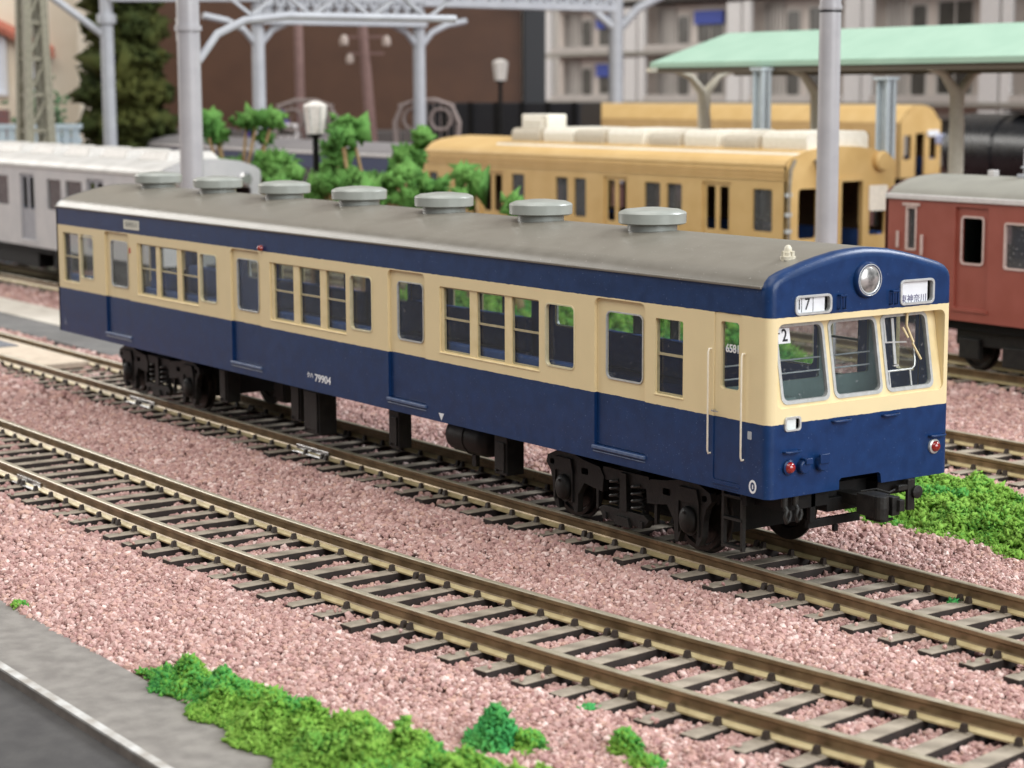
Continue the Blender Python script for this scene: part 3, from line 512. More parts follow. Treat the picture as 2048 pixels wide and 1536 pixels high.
# ballast: loose stones lying over the bed, one scattered layer
def in_view(P, mu=1.28, mv=1.25):
    d = P-np.array(CAM); z = d@np.array(FW); u = (d@np.array(RT))/np.maximum(z, .1)*4047; v = (d@np.array(UP))/np.maximum(z, .1)*4047
    return (z > 8) & (abs(u) < 1024*mu) & (v < 768*mu) & (v > -768*mv), z
def bed(x, y):
    h = np.full_like(x, -.30)
    for yc, dy, sp in TRACKS:
        c = np.array([yc(q) for q in np.linspace(-80, 20, 201)]); cy = np.interp(x, np.linspace(-80, 20, 201), c)
        a = abs(y-cy); h = np.where(a < 1.5, np.minimum(h, -.338-.015*(a < .8)), h); h = np.where((a >= 1.3) & (a < 1.9), np.minimum(h, -.35+(a-1.3)/.6*.06), h)
    h = np.where(y < -9.2, h-(-9.2-y)*.10, h)
    return h
def blocked(x, y):
    b = y < -9.93
    b |= (x < -24.2) & (y > 2.0) & (y < 5.2); b |= (x < -28.5) & (abs(y) < .75); b |= (x < -30) & (y < -1.05) & (y > -2.1)
    for yc, dy, sp in TRACKS:
        sx = np.array([s_[0] for s_ in sp]); idx = np.clip(np.searchsorted(sx, x), 1, len(sx)-1)
        for k in (idx-1, idx):
            cx_ = sx[k]; cy = np.array([s_[1] for s_ in sp])[k]; a = np.array([s_[2] for s_ in sp])[k]
            u = (x-cx_)*np.cos(a)+(y-cy)*np.sin(a); w = -(x-cx_)*np.sin(a)+(y-cy)*np.cos(a)
            b |= (abs(u) < .15) & (abs(w) < 1.40)
            for off in (-.875, .875): b |= (abs(w-off) < .12) & (abs(u) < .5)
    return b
def stones(n, xr, yr, zlo, zhi, size, jit):
    x = rng.uniform(*xr, n); y = rng.uniform(*yr, n); P = np.stack([x, y, np.full(n, -.3)], 1); ok, z = in_view(P); ok &= (z >= zlo) & (z < zhi); P = P[ok]
    P = P[~blocked(P[:, 0], P[:, 1])]; wob = .035*np.sin(P[:, 0]*1.7+np.sin(P[:, 1]*1.3)*2)*np.cos(P[:, 1]*2.1+P[:, 0]*.6)
    P[:, 2] = bed(P[:, 0], P[:, 1])+wob+rng.uniform(-jit, jit*.6, len(P)); return P, size*np.exp(rng.normal(0, .26, len(P)))
chunks = [stones(430000, (-16, 12), (-11, 12), 8, 31, .041, .03), stones(340000, (-32, 8), (-9.9, 16), 31, 46, .049, .03), stones(150000, (-62, 0), (-9.9, 24), 46, 75, .085, .04)]
# a few stones that have rolled onto sleeper ends
P = np.concatenate([c[0] for c in chunks]); sc = np.concatenate([c[1] for c in chunks])
ex = []
for yc, dy, sp in TRACKS[:2]:
    for (x, y, a) in sp:
        for k in range(random.choice((1, 2, 4, 5))):
            w = random.choice((-1, 1))*random.uniform(1.15, 1.5); u = random.uniform(-.15, .15); ex.append((x+u*math.cos(a)-w*math.sin(a), y+u*math.sin(a)+w*math.cos(a), -.225+random.uniform(-.02, .01)))
ex = np.array(ex); P = np.concatenate([P, ex]); sc = np.concatenate([sc, np.full(len(ex), .042)])
lib = bpy.data.collections.new('stone_shapes'); pink = stone_mat('ballast_pink', [(132, 97, 91), (182, 147, 139), (164, 128, 121), (194, 161, 153), (154, 115, 110), (220, 196, 188), (178, 139, 133), (192, 156, 141), (164, 125, 122)])
for i in range(6):
    bm = bmesh.new(); bmesh.ops.create_icosphere(bm, subdivisions=1, radius=1); r = random.Random(i+40)
    sx, sy, sz = r.uniform(.75, 1.25), r.uniform(.75, 1.15), r.uniform(.6, .95)
    for v in bm.verts: v.co = Vector((v.co.x*sx, v.co.y*sy, v.co.z*sz))*r.uniform(.78, 1.15)
    me = bpy.data.meshes.new('stone'); bm.to_mesh(me); bm.free(); me.materials.append(pink); lib.objects.link(bpy.data.objects.new('stone', me))
me = bpy.data.meshes.new('ballast'); me.from_pydata(P.tolist(), [], [])
a = me.attributes.new('rot', 'FLOAT_VECTOR', 'POINT'); a.data.foreach_set('vector', rng.uniform(0, 2*PI, (len(P), 3)).astype(np.float32).ravel())
a = me.attributes.new('siz', 'FLOAT', 'POINT'); a.data.foreach_set('value', sc.astype(np.float32))
ballast = put('ballast', me, kind='stuff', label='pale pink crushed stone spread around all the tracks', category='gravel')
ng = bpy.data.node_groups.new('scatter', 'GeometryNodeTree'); ng.interface.new_socket('Geometry', in_out='INPUT', socket_type='NodeSocketGeometry'); ng.interface.new_socket('Geometry', in_out='OUTPUT', socket_type='NodeSocketGeometry')
G = ng.nodes; gi = G.new('NodeGroupInput'); go = G.new('NodeGroupOutput'); ip = G.new('GeometryNodeInstanceOnPoints'); ci = G.new('GeometryNodeCollectionInfo'); ci.inputs[0].default_value = lib; ci.inputs['Separate Children'].default_value = True; ci.inputs['Reset Children'].default_value = True
na = G.new('GeometryNodeInputNamedAttribute'); na.data_type = 'FLOAT_VECTOR'; na.inputs[0].default_value = 'rot'; nb = G.new('GeometryNodeInputNamedAttribute'); nb.data_type = 'FLOAT'; nb.inputs[0].default_value = 'siz'
ng.links.new(gi.outputs[0], ip.inputs['Points']); ng.links.new(ci.outputs[0], ip.inputs['Instance']); ip.inputs['Pick Instance'].default_value = True
ng.links.new(na.outputs['Attribute'], ip.inputs['Rotation']); ng.links.new(nb.outputs['Attribute'], ip.inputs['Scale']); ng.links.new(ip.outputs[0], go.inputs[0])
ballast.modifiers.new('scatter', 'NODES').node_group = ng

# ================================================================== FOAM SHRUBS
def foam(points, sizes, rr, squash=.8):
    """many small ragged splinters of foam joined into one mesh (numpy): stretched, twisted tetrahedra"""
    V = np.array([(1, 0, -.35), (-.5, .87, -.35), (-.5, -.87, -.35), (0, 0, 1.0)]); F = np.array([(0, 2, 1), (0, 1, 3), (1, 2, 3), (2, 0, 3)]); n = len(points); nv = 4
    jit = rr.uniform(.45, 1.5, (n, nv, 1)); vs = V[None]*jit*sizes[:, None, None]*rr.uniform(.5, 1.6, (n, 1, 3))
    q = rr.normal(size=(n, 4)); q /= np.linalg.norm(q, axis=1)[:, None]; w, x, y, z = q.T
    Rm = np.stack([np.stack([1-2*(y*y+z*z), 2*(x*y-z*w), 2*(x*z+y*w)], -1), np.stack([2*(x*y+z*w), 1-2*(x*x+z*z), 2*(y*z-x*w)], -1), np.stack([2*(x*z-y*w), 2*(y*z+x*w), 1-2*(x*x+y*y)], -1)], 1)
    vs = np.einsum('nij,nkj->nki', Rm, vs)+points[:, None, :]
    mb = MB(); mb.v = vs.reshape(-1, 3); mb.f = (F[None]+nv*np.arange(n)[:, None, None]).reshape(-1, 3); return mb
def fast_part(name, mb, M, parent, smooth=False, **props):
    me = bpy.data.meshes.new(name); me.vertices.add(len(mb.v)); me.vertices.foreach_set('co', np.asarray(mb.v, np.float32).ravel()); nf = len(mb.f)
    me.loops.add(nf*3); me.loops.foreach_set('vertex_index', np.asarray(mb.f, np.int32).ravel()); me.polygons.add(nf); me.polygons.foreach_set('loop_start', np.arange(0, nf*3, 3, dtype=np.int32)); me.update(calc_edges=True); me.validate()
    me.materials.append(M); return put(name, me, parent, **props)
m_foam = foam_mat('foam_green', [(52, 126, 66), (80, 148, 68), (110, 154, 58), (130, 168, 72), (96, 150, 62)], .75)
m_foam2 = foam_mat('foam_emerald', [(44, 122, 64), (66, 150, 84), (82, 156, 80), (96, 162, 84)], 1.2)
def patch(name, label, cat, fn_h, x0, x1, y0, y1, n, size, M, loc, seed):
    rr = np.random.default_rng(seed); x = rr.uniform(x0, x1, n); y = rr.uniform(y0, y1, n); h = fn_h(x, y); k = h > .02; x, y, h = x[k], y[k], h[k]
    lump = .68+.20*np.sin(x*5.1+np.sin(y*4)*1.5)*np.sin(y*5.7+x)+.28*np.sin(x*11+y*3+np.sin(y*7)*1.2)*np.sin(y*13-x*2+np.sin(x*6))
    z = h*lump*rr.uniform(.35, 1.0, len(x))**.5
    pts = np.stack([x-loc[0]+rr.normal(0, .03, len(x)), y-loc[1]+rr.normal(0, .03, len(x)), z], 1); szs = size*np.exp(rr.normal(0, .3, len(x)))
    o = fast_part(name, foam(pts, szs, rr), M, None); o.location = (loc[0], loc[1], loc[2]); tag(o, label, cat); return o
def h_front(x, y):
    # long low strip lying along the pavement edge, widening towards the camera
    lo = -9.95+.0*x; hi = np.interp(x, [-2.6, -1.8, -.8, .2, 1.2, 2.2, 4, 6], [-9.75, -9.2, -9.1, -8.95, -8.75, -8.6, -8.4, -8.2])+.12*np.sin(x*6)
    lo = lo-.0+np.interp(x, [-2.6, -1.5, 0, 3], [.05, 0, -.12, -.25])+.10*np.sin(x*5.3+1); e = np.minimum(np.minimum(y-lo, hi-y), x+2.55); return np.clip(e*2.2, 0, 1)*np.interp(x, [-2.5, 0, 4], [.42, .42, .5])*(e > 0)
patch('foam_shrub', 'long bright green foam hedge lying along the grey pavement edge', 'shrub', h_front, -2.6, 6, -10.4, -8, 90000, .034, m_foam, (0, -9.4, -.34), 5)
def h_right(x, y):
    hi = np.interp(x, [-14, -9, -5.4, -3.4, -1, 1, 3], [5.3, 6.4, 7.3, 7.1, 6.4, 5.6, 5.0])+.2*np.sin(x*3); lo = np.interp(x, [-14, -8, -4, -2, -.3, 3], [4.2, 3.9, 3.75, 3.5, 3.55, 3.9])+.12*np.sin(x*4)
    e = np.minimum(np.minimum(y-lo, hi-y), np.minimum(x+13.8, 3-x)); return np.clip(e*1.6, 0, 1)*.44*(e > 0)
patch('foam_shrub', 'broad green foam undergrowth on the pink stones right behind the coach front', 'shrub', h_right, -14, 3, 3, 8, 130000, .04, m_foam, (-4, 5, -.32), 6)
def tuft(label, cx_, cy, r, hgt, n, M, seed):
    patch('foam_tuft', label, 'tuft', lambda x, y: np.clip(1.15-((x-cx_)**2+(y-cy)**2)/r**2, 0, 1)*hgt, cx_-r*1.1, cx_+r*1.1, cy-r*1.1, cy+r*1.1, n*4, .033, M, (cx_, cy, -.33), seed)
tuft('emerald foam tuft standing alone just past the end of the long hedge', 2.42, -7.93, .27, .62, 1000, m_foam2, 11)
tuft('low lime foam tuft touching the right side of the emerald tuft', 2.72, -7.68, .2, .26, 260, m_foam, 12)
tuft('small lime foam tuft by the bottom edge below the curving track', 3.42, -6.86, .13, .34, 240, m_foam, 13)
tuft('tiny green foam tuft on the pavement edge at far left', -6.48, -9.83, .07, .1, 40, m_foam, 14)
tuft('tiny emerald foam tuft beside a sleeper end of the curving track', 2.05, -6.32, .1, .1, 60, m_foam2, 15)
tuft('tiny green foam tuft between the rails in front of the coach', 1.15, .72, .09, .1, 50, m_foam2, 16)
tuft('low lime foam tuft half out of the bottom edge of the photo', 3.95, -7.0, .2, .2, 220, m_foam, 17)

# ================================================================== TREES BEHIND
m_bark = mat('twig_tan', (176, 146, 106), (148, 118, 82), rough=.85, scale=6)
m_leaf = foam_mat('leaf_green', [(58, 96, 48), (80, 126, 60), (104, 146, 74), (82, 130, 60)], .5)
m_leaf_dark = foam_mat('conifer_green', [(34, 44, 22), (52, 62, 30), (78, 80, 38), (58, 66, 32)], .35)
def tree(label, x, y, ht, clumps, seed, M=m_leaf):
    rr = np.random.default_rng(seed); r = random.Random(seed); t = thing('foam_tree', label, 'tree', (x, y, -.35), group='green foam trees behind the coach')
    mb = MB(); fork = Vector((0, 0, ht*.3)); mb.tube([(0, 0, 0), (.06, .04, ht*.15), fork], [.24, .19, .15], 8); P = []
    for (a, b, c, rad) in clumps:
        e = Vector((a, b, c)); md = (fork+e)/2+Vector((r.uniform(-.25, .25), r.uniform(-.25, .25), -.2)); mb.tube([fork-Vector((0, 0, .15)), md, e], [.10, .075, .05], 5)
        k = int(430*rad**2)+20; d = rr.normal(size=(k, 3))*rad*.36; d[:, 2] *= .8; d += .22*rad*np.sin(d[:, [1, 2, 0]]*9/rad+rr.uniform(0, 6)); P.append(d+np.array([a, b, c]))
    part('trunk', mb, m_bark, t, smooth=60); P = np.concatenate(P); fast_part('crown', foam(P, .145*np.exp(rr.normal(0, .4, len(P)))*np.array([1.0]), rr), M, t)
# clumps are set along the picture-parallel direction (dx, dy) = s * (.57, .82)
def cl(*a): return [(s_*.573, s_*.82, z, r) for s_, z, r in a]
def spray(*cs):
    """each clump becomes a few small tufts at the ends of forking twigs"""
    r = random.Random(int(cs[0][0]*100)+9); out = []
    for a_, b_, c_, rad in cs:
        for k in range(4): out.append((a_+r.uniform(-1, 1)*rad*.95, b_+r.uniform(-1, 1)*rad*.95, c_+r.uniform(-.8, .8)*rad*.9, rad*r.uniform(.38, .66)))
    return out
tree('leftmost green foam tree with tan branches, beside the nose of the silver train', -44.2, 13.2, 6, spray(*cl((-1.2, 5.7, .7), (.5, 5.7, .7), (-.7, 4.5, .6), (1.3, 4.6, .8), (2.2, 3.3, .65), (.1, 3.2, .6))), 21)
tree('low green foam tree around the near lamp post', -39.6, 13.6, 5, spray(*cl((-1.1, 3.9, .6), (.3, 4.0, .6), (.6, 2.9, .7), (-1.3, 2.6, .6))), 22)
tree('tallest green foam tree, between the near lamp post and the yellow train', -35.6, 13.2, 6.4, spray(*cl((-.4, 5.6, .75), (.9, 4.4, .6), (1.5, 5.3, .5), (-1.3, 4.0, .55), (-.2, 4.4, .7), (-1.5, 3.0, .5))), 23)
tree('small green foam tree in front of the left end of the yellow train', -32.0, 13.0, 5, spray(*cl((-.8, 4.25, .5), (.5, 4.0, .45), (.3, 3.4, .4), (-1.2, 3.9, .35))), 24)
tree('thin green foam tree with a bare tan stem against the yellow train', -29.5, 13.2, 5, spray(*cl((.1, 4.4, .4), (-.4, 3.9, .32), (.05, 3.05, .34))), 25)
tree('smallest green foam tree, rightmost against the yellow train', -27.4, 13.4, 4.4, spray(*cl((.0, 3.75, .32), (.4, 3.4, .22))), 26)
patch('foam_shrub', 'green foam undergrowth at the feet of the trees, seen through the coach windows', 'shrub', lambda x, y: np.clip(np.minimum(np.minimum(y-11.3, 15.9-y), np.minimum(x+34, -17.5-x))*1.3, 0, 1)*1.0*(y > 11.3), -34, -17.5, 11, 16, 26000, .11, m_foam, (-26, 13.5, -.32), 8)
# tall dark conifer far left
rr = np.random.default_rng(31); t = thing('conifer', 'tall dark olive conifer towering behind the silver train', 'tree', (-73.0, 22.0, -.4))
k = 14000; h = rr.uniform(0, 1, k)**.9*15; R_ = 2.7*(1-h/30)*(.8+.2*np.sin(h*4+rr.uniform(0, 6, k)*.3)); an = rr.uniform(0, 2*PI, k); q = rr.uniform(.55, 1.06, k)
fast_part('crown', foam(np.stack([np.cos(an)*R_*q, np.sin(an)*R_*q, h+.6], 1),   .26*np.exp(rr.normal(0, .35, k)), rr), m_leaf_dark, t); mb = MB(); mb.cyl((0, 0, 0), (0, 0, 14), .4, .1); part('trunk', mb, m_bark, t)
t = thing('foam_shrub', 'small pale green shrub between the lattice mast and the conifer', 'shrub', (-62.5, 13.4, -.4)); d = rr.normal(size=(500, 3))*np.array([.5, .5, .8])+np.array([0, 0, 5.6])
fast_part('crown', foam(d, np.full(500, .16), rr), foam_mat('shrub_dull', [(70, 100, 70), (110, 130, 100), (80, 110, 70)], .6), t); mb = MB(); mb.cyl((0, 0, 0), (0, 0, 5.2), .15, .08); part('stem', mb, m_bark, t)

# ================================================================== OTHER TRAINS
def train(name, label, loc, length, wid, body, roof, holes, zt=4.14, zb=1.27, doors=(), rim=None, apex=.5, front_holes=(), units=(), rot=0., lip=None, x_from=None, inner=None):
    """a car whose near side is y=0 and front is x=0, running back to -length; z is real height over rails"""
    t = thing(name, label, 'train coach', loc, (0, 0, rot)); inner = inner or m_navy
    mb = MB(); mb.plate([(-length, zb), (0, zb), (0, zt), (-length, zt)], [rrect(*h) for h in holes]+[rrect(*d[:4], .05) for d in doors], XZ, 0, .09, back_m=1); part('side_wall', mb, [body, inner], t)
    mb = MB(); mb.plate([(-length, zb), (0, zb), (0, zt), (-length, zt)], [rrect(*h) for h in holes], XZ, wid, wid-.09, back_m=1); part('side_wall', mb, [body, inner], t)
    for h in holes:
        if rim:
            mb = MB(); mb.plate(rrect(*h), [rrect(*grow(h[0], h[1], h[2], h[3], -.05), max(.01, h[4]-.03))], XZ, -.02, .05); w = part('window', mb, rim, t)
        else: w = t
        mb = MB(); mb.prism(rrect(*grow(h[0], h[1], h[2], h[3], -.01), h[4]), XZ, .055, .065); part('pane', mb, m_farglass, w)
    for d in doors:
        mb = MB(); mid = (d[0]+d[1])/2; wn = []
        if len(d) > 5: wn = [rrect(d[0]+.2, d[1]-.2, d[5], d[6], .08)]
        else: wn = [rrect(d[0]+.16, mid-.1, d[4], d[3]-.12, .06), rrect(mid+.1, d[1]-.16, d[4], d[3]-.12, .06)]
        mb.plate(rrect(d[0], d[1], d[2], d[3], .05), wn, XZ, .05, .09, back_m=1); dd = part('door', mb, [d[7] if len(d) > 7 else body, inner], t)
        if len(d) > 5 and rim:
            mb = MB(); mb.plate(rrect(d[0]+.15, d[1]-.15, d[5]-.05, d[6]+.05, .11), wn, XZ, .025, .06); part('window_rim', mb, rim, dd)
        mb = MB(); mb.box(d[0]-.03, d[1]+.03, -.03, .03, d[2]-.08, d[2]-.01); part('door_sill', mb, body, dd)
    arc = [(0, zt-.02), (-.02, zt+.02), (.06, zt+.13), (.2, zt+.22)]+[(wid*f, zt+.22+apex*.75*math.sin(PI*f)**.8*.62) for f in (.2, .35, .5, .65, .8)]; arc = arc+[(wid-y, z) for y, z in reversed(arc[:4])]
    mb = MB(); mb.plate(arc, [], YZ, -length-.02, .0); part('roof', mb, roof, t, smooth=35)
    if lip:
        mb = MB(); mb.box(-length, 0, -.05, .02, zt-.06, zt+.07); part('rain_gutter', mb, lip, t, bevel=.02)
    for x, nm in ((0, 'front_wall'), (-length, 'rear_wall')):
        mb = MB(); o_ = [(y, z) for y, z in arc[1:-1]]; mb.plate([(0, zb), (wid, zb), (wid, zt)]+list(reversed(o_))+[(0, zt)], [rrect(*h) for h in front_holes] if x == 0 else [], YZ, x+(.001 if x == 0 else -.021), x+(-.1 if x == 0 else .08), back_m=1); part(nm, mb, [body, inner], t)
    mb = MB(); mb.box(-length+.15, -.15, .3, wid-.3, zb-.25, zb+.1); part('underframe', mb, m_black, t)
    for c in (-3.9, -length+3.9):
        mb = MB()
        for y in (.55, wid-.7): mb.box(c-2, c+2, y, y+.15, .62, 1.0); mb.box(c-1.85, c-1.2, y-.08, y+.1, .3, .8); mb.box(c+1.2, c+1.85, y-.08, y+.1, .3, .8); mb.box(c-.5, c+.5, y-.06, y+.1, .2, .7)
        b = part('bogie', mb, m_dark, t, bevel=.03)
        for dx in (-1.54, 1.54):
            for y in (wid/2-.875, wid/2+.875): put('wheel', wheel_me, b, (c+dx, y, .575), (0, 0, 0 if y < wid/2 else PI))
    mb = MB(); mb.box(-length*.62, -length*.40, .4, wid-.5, .45, zb-.2); mb.box(-length*.36, -length*.3, .5, wid-.6, .5, zb-.2); part('equipment_box', mb, m_black, t, bevel=.03)
    mb = MB(); mb.box(-.05, .7, wid/2-.15, wid/2+.15, .9, 1.15); part('coupler', mb, m_black, t, bevel=.03)
    mb = MB(); mb.box(-length+.2, -.2, wid-.5, wid-.12, zb+.15, zb+1.0); part('seat', mb, m_seat, t)
    return t
m_maroon = mat('maroon_paint', (142, 72, 58), (150, 79, 66), rough=.45, scale=1.5)
m_rimpink = mat('rim_pinkish', (206, 184, 176), (190, 168, 160), rough=.4)
m_grey_roof = mat('dull_roof_grey', (142, 140, 130), (132, 130, 121), rough=.6, scale=1)
m_lip = mat('pale_lip', (200, 196, 194), rough=.5)
red = train('maroon_coach', 'maroon coach with grey roof at the right edge of the photo', (-15.65, 16.25, 0), 24.4, 3.5, m_maroon, m_grey_roof, [], rim=m_rimpink, lip=m_lip, apex=.6) if False else None
# the maroon coach runs towards +x: its end wall is at x = -15.65, so build it as a car whose front is far right
red = train('maroon_coach', 'maroon coach with grey roof at the right edge of the photo', (8.75, 16.25, 0), 24.4, 3.5, m_maroon, m_grey_roof,
    [(-23.72, -23.36, 2.85, 3.92, .04), (-20.6, -19.75, 2.58, 3.68, .08), (-19.5, -18.65, 2.58, 3.68, .08)], doors=[(-22.12, -21.09, 1.58, 3.97, 0, 2.66, 3.72), (-17.6, -16.5, 1.58, 3.97, 0, 2.66, 3.72)], rim=m_rimpink, lip=m_lip, apex=.6, inner=mat('dull_green_interior', (70, 84, 74), rough=.7))
mb = MB(); mb.box(-21.6, -21.0, 1.5, 2.0, 4.62, 4.72); mb.cyl((-21.3, 1.75, 4.7), (-21.3, 1.75, 5.32), .24, n=14); mb.cyl((-21.3, 1.75, 4.85), (-21.3, 1.75, 4.9), .30, n=14); part('roof_chimney', mb, mat('pale_grey', (178, 180, 186), (160, 163, 170), rough=.5), red, smooth=40, bevel=.02)
mb = MB(); mb.box(-22.6, -22.4, 1.6, 1.8, 4.6, 4.78); mb.box(-20.4, -14, 1.55, 1.95, 4.66, 4.76); part('roof_walkway', mb, m_lip, red, bevel=.02)
mb = MB(); mb.box(-23.82, -23.26, -.035, .03, 3.93, 4.0); mb.box(-24.0, -23.94, -.05, 0, 2.9, 3.3); mb.box(-23.2, -23.14, -.05, 0, 2.75, 3.25); part('handrail', mb, m_rimpink, red)

m_silver = mat('silver_body', (196, 194, 194), (184, 183, 184), rough=.38, metal=.25, scale=1.2)
m_silver_roof = mat('silver_roof', (206, 204, 200), (190, 188, 184), rough=.45, metal=.1, scale=1)
m_silver_door = mat('silver_door_grey', (150, 150, 156), (140, 140, 147), rough=.45)
sv = train('silver_train', 'silver train with dark windows at the left edge behind the coach', (-38.2, 7.4, 0), 28, 3.5, m_silver, m_silver_roof,
    [(-9.25, -8.0, 2.66, 3.72, .05), (-14.2, -12.9, 2.66, 3.72, .05), (-7.6, -6.2, 2.66, 3.72, .05), (-3.9, -2.4, 2.66, 3.72, .05)],
    doors=[(-11.75, -10.4, 1.5, 3.85, 2.6, ), (-5.8, -4.4, 1.5, 3.85, 2.6), (-17.7, -16.3, 1.5, 3.85, 2.6)], lip=m_silver_roof, apex=.55, inner=mat('brown_interior', (96, 80, 76), rough=.7),
    front_holes=[(.35, 1.2, 2.5, 3.7, .1), (2.3, 3.15, 2.5, 3.7, .1)])
for d in sv.children:
    if d.name.startswith('door') and d.type == 'MESH': d.data.materials[0] = m_silver_door
for i in range(6):
    mb = MB(); x = -2.3-i*3.1; mb.add([(x-1.1, .75, 4.52), (x+1.1, .75, 4.52), (x+1.1, 2.7, 4.55), (x-1.1, 2.7, 4.55), (x-.9, .95, 4.82), (x+.9, .95, 4.82), (x+.9, 2.5, 4.82), (x-.9, 2.5, 4.82)], [(0,3,2,1),(4,5,6,7),(0,1,5,4),(1,2,6,5),(2,3,7,6),(3,0,4,7)]); part('roof_unit', mb, mat('roof_unit_silver', (196, 192, 186), (184, 180, 174), rough=.5), sv, bevel=.05)
for y in (.6, 2.9):
    mb = MB(); mb.lathe([(.001, -.1), (.2, -.1), (.24, .12), (.16, .2), (.001, .2)], (0, y, 3.95), 'x', 16); part('headlight', mb, m_steel, sv, smooth=40)

m_yel = mat('ochre_yellow', (206, 172, 114), (196, 160, 100), rough=.5, scale=1.2, detail=6)
m_yel_roof = mat('ochre_roof', (210, 176, 118), (202, 166, 106), rough=.5, scale=1)
m_cream_unit = mat('unit_cream_white', (232, 226, 212), (222, 215, 198), rough=.4)
m_unit_grey = mat('unit_dull_cream', (196, 186, 168), (184, 174, 156), rough=.6)
m_void = mat('dark_brown_interior', (110, 84, 54), (92, 70, 46), rough=.8)
yh = [(-37.31+25.5, -36.6+25.5, 2.4, 3.72, .04), (-36.24+25.5, -35.55+25.5, 2.4, 3.72, .06), (-32.35+25.5, -31.52+25.5, 2.4, 3.72, .06), (-31.2+25.5, -30.42+25.5, 2.4, 3.72, .06), (-27.02+25.5, -26.12+25.5, 2.4, 3.7, .08),
      (-40.0+25.5, -39.2+25.5, 2.4, 3.75, .06), (-45.5+25.5, -44.9+25.5, 2.4, 3.65, .06), (-43.7+25.5, -43.1+25.5, 2.4, 3.65, .06)]
yel = train('yellow_train', 'near yellow train with a row of white roof units, beyond the trees', (-25.5, 22.0, 0), 20.6, 4.6, m_yel, m_yel_roof, yh, zt=4.42,
    doors=[(-3.92, -2.52, 1.5, 3.84, 2.35), (-9.05, -7.72, 1.5, 3.84, 2.35), (-16.5, -15.0, 1.5, 3.8, 2.35)], apex=.75, front_holes=[(.5, 1.28, 2.2, 3.72, .12), (2.25, 3.15, 1.4, 3.9, .06), (3.5, 4.2, 2.2, 3.72, .08)], inner=m_void)
for i, (x0, x1, M, h_) in enumerate([(-15.9, -14.2, m_unit_grey, .55), (-13.9, -12.1, m_cream_unit, .6), (-12.0, -10.4, m_unit_grey, .55), (-10.1, -8.2, m_cream_unit, .62), (-7.9, -6.3, m_unit_grey, .5), (-6.0, -4.35, m_cream_unit, .62), (-4.1, -2.5, m_unit_grey, .5), (-2.2, -.2, m_cream_unit, .64)]):
    mb = MB(); mb.prism(rrect(1.0, 3.6, 4.72, 4.80+h_, .22), YZ, x0, x1); part('roof_unit', mb, M, yel, bevel=.1, smooth=50)
mb = MB(); mb.prism(rrect(.5, 4.1, 4.5, 4.80, .1), YZ, -16.2, -.15); part('roof_platform', mb, m_cream_unit, yel, bevel=.04)
mb = MB(); mb.box(-15.7, -14.1, 1.3, 2.2, 5.1, 5.85); mb.box(-15.5, -14.3, 1.2, 1.35, 5.3, 5.7); part('roof_box', mb, m_cream_unit, yel, bevel=.06)
mb = MB(); mb.tube([(.02, 0.1, 1.5), (.06, .06, 3.6), (.08, .1, 4.3), (.05, .3, 4.6)], .06, 8); mb.tube([(.06, 1.45, 1.6), (.1, 1.5, 3.2), (.1, 1.42, 3.9), (.1, 1.1, 4.6)], .06, 8); part('corner_pipe', mb, mat('pipe_dull', (150, 140, 122), (120, 108, 90), rough=.5), yel, smooth=60)
for z in (1.9, 2.4, 2.9, 3.5):
    mb = MB(); mb.box(.0, .1, -.06, .16, z, z+.12); mb.box(.04, .14, 1.4, 1.55, z, z+.1); part('pipe_clip', mb, m_rim, yel)
mb = MB(); mb.plate(rrect(2.12, 3.28, 1.4, 4.03, .12), [rrect(2.25, 3.15, 1.3, 3.9, .06)], YZ, .0, .07); part('door_frame', mb, m_yel, yel, bevel=.02)
mb = MB(); mb.prism(rrect(3.45, 4.25, 2.95, 3.75, .08), YZ, .01, .05); part('window_blind', mb, mat('blind_white', (226, 216, 200), rough=.6), yel)
mb = MB()
for z in (4.0, 4.12, 4.24): mb.box(-20.5, -.02, -.03, .02, z, z+.035)
part('moulding', mb, m_yel_roof, yel)
mb = MB(); mb.lathe([(.001, -.25), (.28, -.25), (.32, .05), (.26, .14), (.001, .16)], (.12, 3.9, 4.5), 'x', 16); part('headlight', mb, m_yel_roof, yel, smooth=40)

y2h = [(-2.2-3.1*i-1.0, -2.2-3.1*i, 2.3, 3.5, .06) for i in range(9)]
ye2 = train('yellow_train', 'farther yellow train with a rounded end, seen under the green canopy', (-52.3, 54.3, .95), 30, 2.9, m_yel, m_yel_roof, y2h, zt=4.0, apex=1.5, front_holes=[(.25, .8, 2.2, 3.4, .05), (1.1, 1.75, 1.3, 3.5, .05), (2.1, 2.6, 2.2, 3.3, .05)], inner=m_void)
mb = MB(); mb.box(-32, 2, -.6, 3.5, -1.4, 0); part('embankment', mb, m_ground, ye2)
mb = MB(); mb.prism(rrect(1.9, 2.7, 3.35, 3.65, .08), YZ, .01, .08); part('sign_plate', mb, m_white, ye2)
bl = train('dark_blue_coach', 'dark blue coach with grey roof, half hidden behind the foam trees', (-47.2, 22.2, 0), 24, 3.5, mat('deep_blue', (44, 54, 88), (50, 60, 96), rough=.5), mat('roof_mid_grey', (124, 120, 120), rough=.6), [(-2.2-2.6*i-1.5, -2.2-2.6*i, 2.6, 3.5, .08) for i in range(8)], lip=m_lip)

